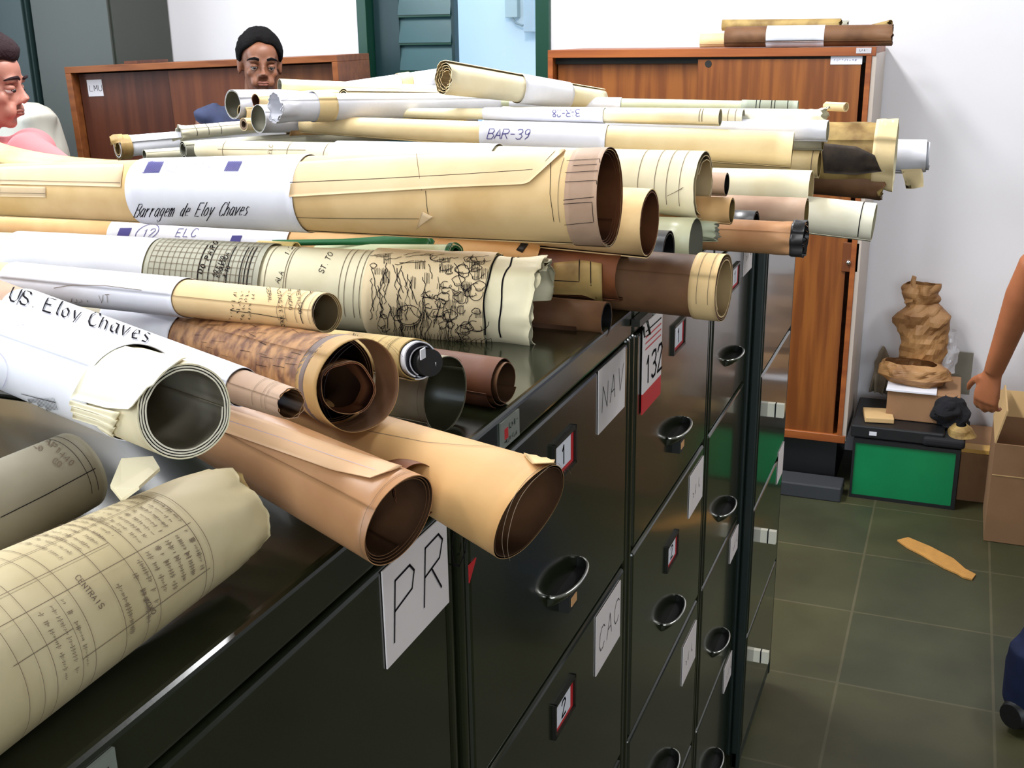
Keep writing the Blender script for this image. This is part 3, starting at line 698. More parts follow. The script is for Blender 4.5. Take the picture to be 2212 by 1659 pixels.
crumple('plastic_wrap', [(.385, 4.30, .40, .03, .03), (.39, 4.30, .48, .035, .03), (.385, 4.30, .56, .02, .02)], 'clear shiny plastic wrap at the right side of the kraft bag', 'plastic', plain('clear_plastic', srgb(220, 220, 226), .12, spec=.8, alpha=.5), 11, .02)
tag(MB().box((.40, 4.36, .30), (.475, 4.375, .46), rot=Matrix.Rotation(-.1, 3, 'X')).build('grey_plate', plain('plate_grey', srgb(126, 122, 108), .6, var=.2)), 'grey square plate leaning on the wall behind the black cloth', 'plate')
crumple('black_cloth', [(.42, 4.05, .277, .05, .04), (.42, 4.05, .33, .06, .05), (.415, 4.05, .37, .04, .04), (.41, 4.05, .385, .015, .02)], 'crumpled black cloth beside the small cardboard box', 'cloth', plain('black_cloth', srgb(18, 18, 24), .95), 5, .03)
crumple('magazine', [(.455, 4.0, .262, .05, .06), (.45, 4.0, .285, .04, .05), (.45, 4.0, .30, .02, .03)], 'small pale crumpled paper on the right end of the black case', 'paper', P_OLD, 15, .012)
q = MB(); 
for (x, r, z1) in ((.115, .12, .46), (.135, -.05, .42)):
    V = []; 
    for i in range(9):
        a = i/8; V += [(x+.05*a, 4.34+.02*sin(a*4), .277), (x+r*.2+.045*a, 4.37+.015*sin(a*4), z1-.09*abs(a-.3))]
    q.add(V, [(2*i, 2*i+2, 2*i+3, 2*i+1) for i in range(8)], 0, True)
o = q.build('leaning_paper', plain('leaning_paper', srgb(168, 152, 128), .7, var=.25, scale=20)); md = o.modifiers.new('s', 'SOLIDIFY'); md.thickness = .003
tag(o, 'pale torn paper sheets leaning between the orange cupboard and the small carton', 'paper')
tag(MB().tube([(.045, 3.96, .018), (.075, 3.955, .018)], .017, 14).build('white_bulb', M_CHROME), 'small shiny round metal piece on the floor by the cupboard plinth', 'metal piece')
tag(MB().box((-.32, 3.86, .0), (.075, 3.975, .055), rot=None).build('dark_slab', plain('slate_dark', srgb(52, 54, 58), .6), None, BEV(.005)), 'low dark grey slab lying before the cupboard plinth', 'slab')
# second carton
t = thing('cardboard_box', 'brown cardboard box with yellow taped edge between green box and open carton', 'box', (.53, 4.15, 0))
MB().box((.462, 4.03, 0), (.66, 4.35, .185)).build('box_body', M_CARD, t, BEV(.003))
MB().box((.462, 4.028, .186), (.6, 4.09, .20)).build('taped_edge', plain('yellow_tape', srgb(214, 168, 84), .5), t)
# big open carton
t = thing('cardboard_box', 'large open cardboard box standing on the tiled floor at the right edge', 'box', (.75, 3.9, 0))
q = MB(); x0, x1, y0, y1, h = .552, .98, 3.70, 4.0, .345
q.box((x0, y0, .002), (x1, y0+.006, h)).box((x0, y1-.006, .002), (x1, y1, h)).box((x0, y0+.006, .002), (x0+.006, y1-.006, h)).box((x1-.006, y0+.006, .002), (x1, y1-.006, h)).box((x0+.006, y0+.006, .002), (x1-.006, y1-.006, .01))
q.build('box_body', M_CARD, t)
MB().box((x0-.002, y0+.004, h), (x0+.003, y1-.004, h+.115), rot=Matrix.Rotation(radians(12), 3, 'Y'), piv=(x0, y0, h)).build('flap', M_CARDL, t)
MB().box((x0, y1-.004, h), (x1, y1, h+.09), rot=Matrix.Rotation(radians(-14), 3, 'X'), piv=(x0, y1, h)).build('flap', M_CARDL, t)
MB().box((x0+.002, y0-.0012, .236), (x1, y0, .239)).build('crease', M_CARDL, t)
crumple('paper_bundle', [(.82, 4.22, .0, .12, .12), (.82, 4.22, .3, .13, .12), (.81, 4.2, .5, .13, .1), (.80, 4.2, .66, .12, .09), (.81, 4.2, .76, .07, .06)], 'brown paper bundle wrapped in clear plastic behind the forearm at the right edge', 'parcel', M_KRAFT, 21, .04)
# masking tape strip on the floor
pts = [(1938, 1166), (1962, 1160), (2010, 1180), (2060, 1206), (2085, 1228), (2108, 1240), (2100, 1251), (2080, 1246), (2068, 1238), (2040, 1226), (2015, 1212), (1990, 1197), (1960, 1182)]
top_ = [at(x, y, z=.006) for x, y in pts]; bot = [Vector((p.x, p.y, .001)) for p in top_]; n = len(pts)
tag(mesh('tape_strip', top_+bot, [tuple(reversed(range(n))), tuple(range(n, 2*n))]+[(i, (i+1) % n, n+(i+1) % n, n+i) for i in range(n)], plain('masking_tape', srgb(206, 150, 76), .7, var=.15, scale=30)), 'torn strip of tan masking tape lying on the tiled floor', 'tape')

# ================================================================== the rolls
rn = random.Random(5)
# ---- R8 : big map roll -------------------------------------------------
mk = []
grid = [[(x, 520), (x-22-(x-320)*.02, 610)] for x in range(340, 560, 11)]
arcs = lambda x, y0, y1, bow=22, lean=-.33: [(x+lean*(y-y0)-bow*sin(pi*(y-y0)/(y1-y0))*.0, y) for y in [y0+(y1-y0)*i/10 for i in range(11)]]
mk.append((grid, 1.1, 3))
mk.append(([[(320-i*3, 530+i*10), (560-i*6, 545+i*13)] for i in range(7)], 1.1, 3))
def ring(R_, u, p0=-60, p1=130, n=26):  # closed line around the roll at u, returned as surface polyline px-free
    return ('RING', u, p0, p1, n)
root, R = roll('map', 'large roll with a black ink engraving of rocks near its crumpled pale end',
    (1172, 664, 110, -.06), (0, 562, 58, -.75), paper('pale_warm', srgb(228, 220, 188), srgb(216, 206, 170)), ext=.22, k=.07, turns=2.6, phi0=150, seed=4, crump=.006, clen=.10, cf=14, jag=.006, jf=2, tele=-.002, wob=.012, wf=4, th=.0012,
    bands=[((0, 560), (310, 570), P_WHITE, []), ((314, 570), (560, 590), P_GREY, [], 'graph_paper_sheet'), ((782, 640), (1044, 660), paper('map_buff', srgb(220, 200, 162), srgb(204, 182, 142)), [], 'map_sheet')], nu=40, seg=60)
OFB = .0018
def surf_marks(R_, parent_mesh, runs, wpx, mi, off=.0006):
    """append surface polylines ((u, phi deg) lists) to an existing sheet mesh"""
    me = parent_mesh.data; o = parent_mesh.parent.location; V = []; F = []; MI = []
    for run in runs:
        pts = [(R_.S(u, radians(p), 0 if off == OFB else None, off), R_.Nrm(u, radians(p))) for u, p in run]
        R_.ribbon(V, F, MI, pts, wpx, mi)
    bm = bmesh.new(); bm.from_mesh(me); vs = [bm.verts.new(tuple(v-o)) for v in V]
    for f_ in F:
        fc = bm.faces.new([vs[i] for i in f_]); fc.material_index = mi; fc.smooth = True
    bm.to_mesh(me); bm.free()
def child(root, nm): return [c for c in root.children if c.name.split('.')[0] == nm][0]
def rings(R_, root, pxs, wpx, mi, p0=-50, p1=125, off=.0006, part='outer_sheet', wv=0):
    runs = []
    for x, y in pxs:
        u = R_.uof(x, y)
        if u is None: continue
        runs.append([(u+wv*sin(p*.11+x), p) for p in range(p0, p1+1, 4)])
    surf_marks(R_, child(root, part), runs, wpx, mi, off)
OFB = .0018
# grid on the graph paper band
gb = child(root, 'graph_paper_sheet')
us = [R.uof(x, 580) for x in range(322, 556, 12)]
surf_marks(R, gb, [[(u, p) for p in range(0, 112, 6)] for u in us], 1.1, 3, OFB)
surf_marks(R, gb, [[(us[0]+(us[-1]-us[0])*i/12, p) for i in range(13)] for p in range(8, 112, 10)], 1.1, 3, OFB)
rings(R, root, [(430, 590), (452, 590), (492, 590), (520, 590), (530, 590), (538, 590)], 2.0, 1, 20, 115, OFB, 'graph_paper_sheet')
bufV, bufF, bufM = [], [], []
def ink_on(R_, root, part, pls, wpx, mi, off=.0006):
    me_o = child(root, part); o = root.location; V = []; F = []; MI = []
    R_.ink(V, F, MI, pls, wpx, mi, off=off, t=None if part == 'outer_sheet' else 0)
    if not V: return
    bm = bmesh.new(); bm.from_mesh(me_o.data); vs = [bm.verts.new(tuple(v-o)) for v in V]
    for f_ in F:
        fc = bm.faces.new([vs[i] for i in f_]); fc.material_index = mi; fc.smooth = True
    bm.to_mesh(me_o.data); bm.free()
ink_on(R, root, 'graph_paper_sheet', ptext('DO PARQ', 438, 592, 10, 62, adv=7), 2.4, 1, OFB)
ink_on(R, root, 'graph_paper_sheet', ptext('AO EIXO', 466, 598, 8, 62)+ptext('ESQUERDA', 476, 600, 8, 66)+ptext('X TO', 490, 600, 8, 66), 1.7, 1, OFB)
ink_on(R, root, 'outer_sheet', ptext('ALA', 602, 612, 11, 66)+ptext('1:2', 622, 552, 9, 60)+ptext('ST. TO', 697, 590, 11, 62), 1.6, 1)
rings(R, root, [(572, 590), (612, 600), (617, 600), (730, 630), (742, 630), (762, 630), (775, 630)], 1.3, 3, -30, 115)
rings(R, root, [(1046, 660), (1080, 665)], 3.6, 1, -40, 120, wv=.0012)
rings(R, root, [(785, 640)], 1.2, 3, -30, 118)
# engraving: rocks, cracks, stippled shading
eng = []; fine = []
def X(f_, g): # position on the drawing, f along 0..1, g down 0..1
    return (795+ (1040-795)*f_ + g*(1015-795)*.0 + 22*g*(1-f_), 552+8*f_ + g*(185+22*f_))
for i in range(58):
    f_, g = (rn.random() if i % 2 else rn.uniform(.55, 1)), rn.random(); cx_, cy_ = X(f_, g); r_ = rn.uniform(5, 17)*(1.0 if f_ > .45 else .7); a0 = rn.random()*6
    pl = [(cx_+r_*(1+.25*sin(3*t+a0))*cos(t), cy_+r_*.72*(1+.2*cos(2*t+a0))*sin(t)) for t in [i_*2*pi/14 for i_ in range(rn.choice((9, 12, 15)))]]
    eng.append(pl)
    for q in range(rn.choice((0, 3, 5))): fine.append([(cx_-r_*.5+q*r_*.25, cy_+r_*.35), (cx_-r_*.6+q*r_*.25, cy_+r_*.75)])
for i in range(54):
    f_ = rn.uniform(0, .8); g = rn.uniform(.05, .8); x, y = X(f_, g); pl = [(x, y)]
    for j in range(rn.randint(5, 12)): x += rn.uniform(-5, 6); y += rn.uniform(4, 11); pl.append((x, y))
    (eng if i % 3 else fine).append(pl)
for i in range(26):
    f_, g = rn.uniform(0, .95), rn.uniform(0, .95); x, y = X(f_, g); s_ = rn.uniform(8, 26)
    for q in range(rn.randint(4, 9)): fine.append([(x+q*3.2, y+rn.uniform(-2, 2)), (x+q*3.2+rn.uniform(-2, 2), y+s_)])
for i in range(12):
    x, y = X(rn.random(), rn.uniform(0, .14)); eng.append(wavy((x, y), (x+rn.uniform(25, 60), y-rn.uniform(2, 8)), 6, 1.6, rn))
# the big round boulder and the block wall at the foot
eng += [[(884+26*cos(t), 678+20*sin(t)) for t in [i*2*pi/18 for i in range(19)]], [(886+27*cos(t), 681+21*sin(t)) for t in [i*2*pi/18 for i in range(1, 9)]], [(888, 664), (895, 676), (906, 684), (914, 676)], [(866, 664), (876, 670), (886, 662)],
        [(1030+16*cos(t), 632+18*sin(t)) for t in [i*2*pi/14 for i in range(12)]], [(998+9*cos(t), 668+8*sin(t)) for t in [i*2*pi/12 for i in range(11)]], [(1036+22*cos(t), 692+20*sin(t)) for t in [i*2*pi/14 for i in range(10)]]]
for i in range(7): eng.append([(985+i*11, 732+(i % 2)*2), (996+i*11, 728), (998+i*11, 744), (987+i*11, 748), (985+i*11, 732)])
for i in range(16): fine.append([(870+i*7, 716+rn.uniform(-4, 4)), (867+i*7, 742+rn.uniform(-4, 3))])
for i in range(10): eng.append([(884+18*cos(i*.28+.2), 694+8*sin(i*.28)), (882+22*cos(i*.28+.2), 702+9*sin(i*.28))])
ink_on(R, root, 'map_sheet', eng, 1.5, 1, OFB); ink_on(R, root, 'map_sheet', fine, .9, 1, OFB)
# tape piece beneath
# ---- R11 : Barragem ----------------------------------------------------
root, R = roll('barragem', 'thickest tan roll, its white label handwritten Barragem de Eloy Chaves',
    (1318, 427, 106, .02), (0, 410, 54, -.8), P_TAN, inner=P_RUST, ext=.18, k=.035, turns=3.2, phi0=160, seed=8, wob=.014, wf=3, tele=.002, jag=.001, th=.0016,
    bands=[((272, 420), (632, 420), P_WHITE, []), ((1220, 430), (1322, 430), P_MAUVE, [], 'end_sheet')], nu=36, seg=60)
ink_on(R, root, 'paper_label', ptext('Barragem  de  Eloy  Chaves', 290, 467, 27, 1.0, adv=4.7, slant=.5, sx=.5), 1.9, 1, OFB)
ink_on(R, root, 'paper_label', hatch(318, 352, 350, 376, 17)+hatch(491, 351, 520, 373, 15)+[[(310, 376), (345, 374)], [(325, 352), (358, 350)]], 1.6, 2, OFB)
ink_on(R, root, 'paper_label', [[(384+26*cos(t), 362+13*sin(t)) for t in [i*2*pi/16 for i in range(17)]]]+ptext('13', 374, 370, 14, 0, slant=.5)+ptext('ELC', 418, 366, 15, 0, adv=6.5, slant=.6), 1.2, 4, OFB)
rings(R, root, [(1205, 430)], 1.1, 3, 30, 115)
R.patch('torn_overlay', paper('tan_light', srgb(228, 198, 156)), root, [(634, 352), (800, 342), (1000, 332), (1130, 325), (1222, 322)], [(626, 425), (820, 414), (980, 405), (1140, 399), (1215, 335)], off=.0016, lift=.0016, nx=40, ny=12,
        marks=(([[(628, 395), (800, 388), (1000, 378), (1165, 368), (1200, 330)], [(628, 418), (820, 407), (1000, 398)]], 1.3, 1), ([[(900, 335), (912, 412)]], 1.0, 3)))
ink_on(R, root, 'outer_sheet', [[(640, 470), (760, 472), (905, 473)], [(919, 412), (921, 440), (926, 470)], [(1190, 342), (1188, 420), (1196, 480)]], 1.2, 1)
R.patch('torn_corner', paper('tan_light', srgb(228, 198, 156)), root, [(913, 456), (937, 468)], [(905, 482), (902, 489)], off=.002, lift=.004, nx=6, ny=4)
for (u_, l_) in (([(0, 362), (120, 358), (268, 355)], [(0, 398), (110, 400), (262, 404)]), ([(0, 402), (100, 404)], [(0, 424), (100, 426)])):
    R.patch('taped_strip', paper('tan_pale', srgb(214, 190, 156)), root, u_, l_, off=.0014, nx=14, ny=6, marks=(([[(l_[0][0], l_[0][1]-8), (l_[-1][0], l_[-1][1]-8)]], 1.1, 3),))
es = child(root, 'end_sheet')
ink_on(R, root, 'end_sheet', [[(1225, 352), (1296, 348), (1300, 372), (1222, 376)], [(1222, 395), (1290, 392), (1292, 425), (1218, 432)], [(1218, 440), (1280, 436), (1283, 478), (1220, 484)], [(1240, 362), (1305, 358)]], 1.3, 1, OFB)
# ---- R9 : (12) ELC ------------------------------------------------------
root, R = roll('elc', 'tan roll with white label 12 ELC lying in front of the thickest tan roll',
    (1180, 560, 50, -.10), (0, 497, 31, -.95), P_TAN2, inner=P_CREAM, ext=.2, k=.08, turns=2.2, phi0=140, seed=12, crump=.004, clen=.05, jag=.006, cf=20, wob=.015, th=.0012, bands=[((232, 505), (622, 512), P_WHITE, [])], nu=34)
ink_on(R, root, 'paper_label', hatch(258, 494, 282, 515, 15)+hatch(502, 510, 522, 522, 13), 1.9, 2, OFB)
ink_on(R, root, 'paper_label', [[(320+24*cos(t)*1.05, 503+15*sin(t)-.3*24*cos(t)) for t in [i*2*pi/16 for i in range(17)]]]+ptext('12', 306, 514, 17, 2, slant=.5)+ptext('ELC', 380, 512, 16, 0, adv=6.2, slant=.5), 1.6, 2, OFB)
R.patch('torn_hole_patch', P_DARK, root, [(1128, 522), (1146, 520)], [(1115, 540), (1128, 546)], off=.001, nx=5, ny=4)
# ---- R12 : EL-0104 -------------------------------------------------------
root, R = roll('el0104', 'pale roll with white label EL-0104 and a wide layered creamy mouth',
    (1518, 402, 80, .03), (432, 322, 21, -.85), P_CREAM, inner=P_BUFF, k=.11, turns=2.7, phi0=165, seed=17, wob=.015, tele=-.001, jag=.001, th=.0022, bands=[((712, 330), (1058, 340), P_WHITE, [])], nu=34)
ink_on(R, root, 'paper_label', ptext('EL-0104', 852, 318, 18, -1, adv=6.5, slant=.5), 1.6, 4, OFB)
rings(R, root, [(1378, 380), (1412, 400), (1438, 400), (1466, 400), (480, 325), (620, 325), (700, 325)], 1.3, 3)
ink_on(R, root, 'outer_sheet', [[(470, 322), (560, 323), (660, 324)]]+ptext('ELC', 586, 332, 8, 80)+[[(1450, 420), (1475, 405)], [(1440, 425), (1472, 408)]], 1.1, 3)
# ---- R13 : BAR-39 ----------------------------------------------------------
root, R = roll('bar39', 'long buff roll with white label BAR-39 across the pile top',
    (1712, 324, 40, .06), (652, 268, 19, -.95), P_BUFF, inner=P_OLD, k=.06, turns=1.8, phi0=150, seed=21, wob=.016, th=.0012, bands=[((1035, 285), (1308, 290), P_WHITE, [])], nu=30)
ink_on(R, root, 'paper_label', ptext('BAR-39', 1052, 299, 20, -1, adv=4.6, slant=.3), 1.9, 2, OFB)
# ---- R14 : BAR-28 (upside down writing) ---------------------------------------
root, R = roll('bar28', 'thin pale roll with upside-down label BAR-28 lying behind the BAR-39 roll',
    (1556, 253, 19, -.08), (722, 241, 8, -.95), P_CREAM, k=.1, turns=1.6, phi0=150, seed=24, th=.001, bands=[((1042, 243), (1302, 250), P_WHITE, [])], nu=24)
ink_on(R, root, 'paper_label', ptext('BAR-28', 1252, 238, 13, 181, adv=4.6), 1.7, 2, OFB)
rings(R, root, [(1510, 250), (1516, 250), (815, 240), (850, 240), (770, 240)], 1.5, 3)
# ---- R15 : greenish top roll
root, R = roll('green15', 'long greenish drawing roll behind the thin BAR-28 roll, lined near its right end',
    (1724, 240, 21, .02), (812, 213, 10, -.95), P_GREEN, inner=P_GREY, k=.08, turns=2, phi0=160, seed=27, th=.001, bands=[((1600, 240), (1722, 240), paper('steel_grey', srgb(150, 156, 140)), [], 'end_sheet'), ((1100, 225), (1340, 228), P_WHITE, [])], nu=24)
rings(R, root, [(1632, 240), (1640, 240), (1665, 240), (1672, 240), (1700, 240)], 1.4, 1, -40, 110, OFB, 'end_sheet')
rings(R, root, [(850, 215), (980, 220)], 1.3, 3)
# second thin one just under it
root, R = roll('pale_b', 'pale lined roll end poking out right of the thin BAR-28 roll', (1606, 253, 18, -.05), ('dir', 178, 0, .4, .85), P_PALE, ext=.8, k=.1, turns=1.5, phi0=160, seed=29)
rings(R, root, [(1572, 250), (1588, 250)], 1.2, 3)
# ---- R16 : top spiral roll
root, R = roll('top', 'topmost cream spiral roll, its layered mouth in front of the doorway',
    (955, 168, 38, -.66), (1300, 216, 24, -.42), P_CREAM, inner=P_BUFF, k=.135, turns=4.2, phi0=20, seed=31, wob=.03, tele=.002, th=.0011, jag=.004, dirn=-1, bands=[((1135, 190), (1240, 205), P_WHITE, [])])
# ---- R17 / M8 : two pale rolls up on the left of it
root, R = roll('m17', 'white cone-like roll leaning up toward the top spiral roll', (700, 195, 12, -1.07), ('dir', 60, 3, .42, 2.1), P_WHITE, k=.1, turns=1.6, phi0=150, seed=33, bands=[((868, 176), (893, 176), P_BUFF, [], 'end_sheet')])
root, R = roll('m8', 'cream roll with small grey mouth below the chin of the middle man', (604, 185, 15, -1.08), ('dir', 52, -4, .5, .95), P_CREAM, inner=P_GREY, k=.07, turns=1.4, phi0=150, seed=34, ext=.15)
root, R = roll('m1', 'white roll with wide pale grey mouth, leftmost of the upper heap', (503, 226, 32, -1.12), ('dir', 68, -2, .6, .9), P_WHITE, inner=P_GREY, k=.07, turns=1.8, phi0=60, seed=35, ext=.2, dirn=-1)
root, R = roll('m2', 'small tan roll mouth tucked right of the leftmost white roll', (523, 243, 19, -1.1), ('dir', 70, -1, 0.5, 0.9), P_BUFF, inner=P_OLD, k=.1, turns=1.8, phi0=60, seed=36)
root, R = roll('m3', 'small brown-mouthed roll above the crumpled white roll end', (552, 217, 16, -1.07), ('dir', 70, 0, 0.5, 0.9), P_BUFF, inner=P_RUST, k=.12, turns=1.8, phi0=60, seed=37)
root, R = roll('m4', 'white roll with a crumpled torn white end over the pile', (590, 232, 33, -.93), ('dir', 62, -2, .6, .9), P_WHITE, inner=P_WHITE, k=.12, turns=1.5, phi0=60, seed=38, crump=.006, cf=20, clen=.05, jag=.006, ext=.3, bands=[((690, 225), (730, 225), P_BUFF, [], 'tan_patch')])
root, R = roll('m5', 'wide white roll mouth directly under the crumpled white end', (558, 256, 31, -1.01), ('dir', 66, -3, .6, .9), P_WHITE, inner=P_GREY, k=.06, turns=1.4, phi0=60, seed=39, ext=.3)
root, R = roll('m6', 'small brownish layered roll end below the leftmost white roll', (526, 268, 15, -1.08), ('dir', 72, -3, .5, .9), P_BUFF, inner=P_MAUVE, k=.16, turns=3, phi0=60, seed=40)
root, R = roll('m9', 'orange-tan roll peeking between the white rolls and the BAR-39 roll', (622, 283, 12, -0.98), ('dir', 60, -2, 0.5, 0.9), P_TAN2, k=.16, turns=2, phi0=60, seed=41)
root, R = roll('m7', 'tan layered spiral roll mouth at the left end of the greenish roll', (742, 222, 31, -.89), ('dir', 60, -3, .5, .9), P_CREAM, inner=P_BUFF, k=.15, turns=3.6, phi0=30, seed=42, dirn=-1, th=.0013, ext=.3)
root, R = roll('m10', 'short buff roll in front of the layered spiral mouth', (722, 245, 9, -0.92), ('dir', 40, -4, 0.3, 0.9), P_BUFF, k=.2, turns=2, phi0=60, seed=43)
# ---- left small rolls
root, R = roll('l1', 'small brown-ended roll with dark mouth and torn paper tip, leftmost in the pile', (254, 319, 25, -1.33), ('dir', 60, 1, 0.75, 0.85), P_WHITE, inner=P_OLD, k=.2, turns=2.4, phi0=60, seed=50, th=.002, ext=.5, dirn=-1,
    bands=[((258, 318), (286, 312), P_OLD, [], 'end_sheet')])
R.patch('torn_tip', P_OLD, root, [(236, 300), (262, 288)], [(240, 312), (268, 306)], off=.004, lift=-.004, nx=6, ny=4)
root, R = roll('l2', 'small roll with a plain olive mouth, second from the left', (365, 302, 16, -1.27), ('dir', 66, 0, 0.6, 0.9), P_PALE, inner=P_OLD, k=.06, turns=1.4, phi0=60, seed=51, ext=.5)
root, R = roll('l3', 'small lined grey roll behind the olive-mouthed roll, crumpled end', (386, 287, 17, -1.25), ('dir', 62, 1, 0.6, 0.9), P_PALE, inner=P_GREY, k=.2, turns=1.9, phi0=60, seed=52, crump=.004, clen=.02, ext=.5)
rings(R, root, [(425, 283), (450, 278), (475, 270)], 1.1, 1)
root, R = roll('l4', 'pale roll lying low under the leftmost brown-mouthed roll', (312, 335, 12, -1.2), ('dir', 60, 0, 0.6, 0.9), P_PALE, inner=P_GREY, k=.1, turns=1.4, phi0=60, seed=53, ext=.4)
root, R = roll('l5', 'grey shadowed roll filling the gap left of the EL-0104 roll', (395, 322, 20, -1.1), ('dir', 60, 0, 0.6, 0.9), P_GREY, inner=P_GREY, k=.2, turns=2, phi0=60, seed=54, ext=.4)
# ---- right hand ends ------------------------------------------------------
root, R = roll('r24', 'tan roll with an orange-brown ring mouth tucked under the thickest tan roll', (1403, 482, 76, 0.03), ('dir', 178, 1, 0.85, 0.75), P_TAN, inner=P_RUST, ext=3, k=.07, turns=1.8, phi0=160, seed=60, th=.0022)
root, R = roll('r25', 'dark rust-brown roll with a taped map corner, below the thickest tan roll', (1345, 598, 54, 0.0), ('dir', 178, 0, 0.9, 0.8), P_RUST, inner=P_DBROWN, ext=2.2, k=.05, turns=2.2, phi0=150, seed=61, th=.001)
R.patch('map_corner', P_OLD, root, [(1196, 568), (1260, 562), (1300, 570)], [(1196, 632), (1262, 634), (1302, 650)], off=.0014, lift=.002, nx=12, ny=8, marks=(([[(1198, 605), (1252, 608), (1252, 562)], [(1276, 566), (1278, 630)]], 2.0, 1),))
root, R = roll('dk', 'dark brown roll in the shadow behind the crumpled map roll end', (1310, 690, 40, 0.0), ('dir', 178, 0, 0.85, 0.95), P_DBROWN, inner=P_DARK, ext=3, k=.08, turns=2, phi0=150, seed=62)
root, R = roll('dk2', 'black-brown roll lying flat on the cabinet top, half hidden by the crumpled map roll', (1255, 716, 36, -0.03), ('dir', 178, 0, 0.85, 0.95), paper('umber', srgb(84, 56, 38), srgb(58, 38, 26)), inner=P_DARK, ext=2, k=.08, turns=2, phi0=150, seed=63)
root, R = roll('disc', 'purple-black mouthed roll left of the hanging tracing film sheet', (1444, 548, 52, .022), ('dir', 178, 0, .8, .9), P_DARK, inner=P_DARK, ext=1.5, k=.1, turns=2.2, phi0=150, seed=64)
root, R = roll('film', 'grey-green translucent tracing film roll hanging over the lower brown roll', (1503, 530, 62, .035), ('dir', 178, -1, .7, .9), plain('film_green', srgb(172, 170, 138), .35, alpha=.93), inner=P_GREY, ext=2, k=.05, turns=1.3, phi0=110, seed=65)
root, R = roll('r27', 'dark brown roll with pale tan rim just above the 132 card', (1564, 622, 72, 0.115), ('dir', 176, 0, 0.85, 0.95), P_DBROWN, inner=P_TAN, ext=2.5, k=.07, turns=2.2, phi0=60, seed=66, th=.0022, bands=[((1490, 600), 1.0, P_TAN, [], 'end_sheet')])
rings(R, root, [(1508, 605), (1532, 610)], 1.1, 3, -40, 110, OFB, 'end_sheet')
root, R = roll('r28', 'small roll with a black oval mouth beside the wide creamy roll end', (1570, 398, 26, 0.04), ('dir', 178, 0, 0.8, 0.9), P_MAUVE, inner=P_DARK, ext=2, k=.08, turns=1.8, phi0=150, seed=67)
root, R = roll('r29', 'small orange roll with a narrow yellowish ring mouth above the black roll', (1581, 455, 30, 0.07), ('dir', 178, 0, 0.8, 0.9), P_TAN2, inner=P_OLD, ext=2, k=.1, turns=1.6, phi0=150, seed=68, th=.0018)
root, R = roll('r31', 'black cylinder roll end right of the narrow yellowish ring', (1632, 495, 42, 0.07), ('dir', 178, 0, 0.8, 0.95), P_DARK, inner=P_DARK, ext=2, k=.1, turns=2, phi0=150, seed=69)
root, R = roll('r31b', 'crumpled pale tracing paper end squeezed under the narrow yellowish ring', (1555, 500, 24, 0.055), ('dir', 178, 0, 0.5, 0.95), P_GREEN, inner=P_GREY, ext=1, k=.1, turns=1.4, phi0=150, seed=70, crump=.005, clen=.05, cf=20, jag=.008)
root, R = roll('r30', 'smooth cream roll with a plain mouth under the BAR-39 roll end', (1752, 409, 42, 0.11), ('dir', 179, 0, 0.85, 0.85), P_CREAM, inner=P_BUFF, ext=4, k=.05, turns=1.6, phi0=150, seed=71, th=.001)
root, R = roll('r30b', 'shadowed brown-grey roll under the smooth cream roll', (1742, 462, 36, 0.13), ('dir', 179, 0, 0.85, 0.9), P_MAUVE, inner=P_OLD, ext=4, k=.1, turns=1.6, phi0=150, seed=72)
root, R = roll('r32', 'brown roll with a crushed black torn mouth above the dark cabinet post', (1740, 517, 38, 0.155), ('dir', 178, 0, 0.85, 0.9), P_BROWN, inner=P_DARK, ext=3, k=.08, turns=2.2, phi0=60, seed=73, crump=.005, cf=20, clen=.05, jag=.010, bands=[((1706, 515), (1742, 517), P_DARK, [], 'burnt_edge')])
root, R = roll('r36', 'short white roll end under the greenish lined roll', (1788, 283, 24, 0.115), ('dir', 178, 0, 0.7, 0.85), P_WHITE, inner=P_CREAM, ext=4, k=.08, turns=1.6, phi0=150, seed=74)
root, R = roll('r36c', 'whitish crumpled roll with a ragged tip behind the greenish roll end', (1788, 262, 26, 0.11), ('dir', 177, 0, 0.7, 0.9), P_PALE, inner=P_CREAM, ext=4, k=.08, turns=1.6, phi0=150, seed=75, crump=.008, clen=.05, jag=.012)
root, R = roll('r37', 'grey-tan roll end just right of the BAR-39 roll mouth', (1778, 304, 22, 0.104), ('dir', 178, 0, 0.7, 0.9), P_GREY, inner=P_OLD, ext=4, k=.08, turns=1.6, phi0=150, seed=76)
root, R = roll('r38', 'tan roll end below the grey-tan one, right of the BAR-39 mouth', (1770, 355, 30, 0.10), ('dir', 178, 0, 0.7, 0.9), P_BUFF, inner=P_OLD, ext=4, k=.08, turns=1.6, phi0=150, seed=77)
rings(R, root, [(1752, 355)], 1.6, 3)
root, R = roll('r33', 'pale cream roll with one thin dark ring line before the orange cupboard', (1888, 480, 42, 0.225), ('dir', 179, 4, 0.85, 0.95), P_PALE, inner=P_CREAM, ext=3.5, k=.05, turns=1.8, phi0=150, seed=78)
rings(R, root, [(1857, 478)], 2.0, 1, -60, 140)
root, R = roll('r34', 'wide old tattered brown and black roll with ragged torn edges', (1935, 335, 72, 0.2337), ('dir', 181, 0, 0.7, 0.95), P_OLD, inner=P_CREAM, ext=2.8, k=.08, turns=3, phi0=60, seed=79, crump=.008, cf=16, clen=.10, jag=.02, th=.0012, tele=.012,
    bands=[((1885, 330), (1944, 335), P_BUFF, [], 'torn_sheet')])
R.patch('charred_sheet', paper('charred', srgb(70, 58, 48), srgb(40, 32, 30), scale=30), root, [(1775, 310), (1850, 318), (1890, 335)], [(1780, 372), (1850, 376), (1905, 370)], off=.003, nx=14, ny=8)
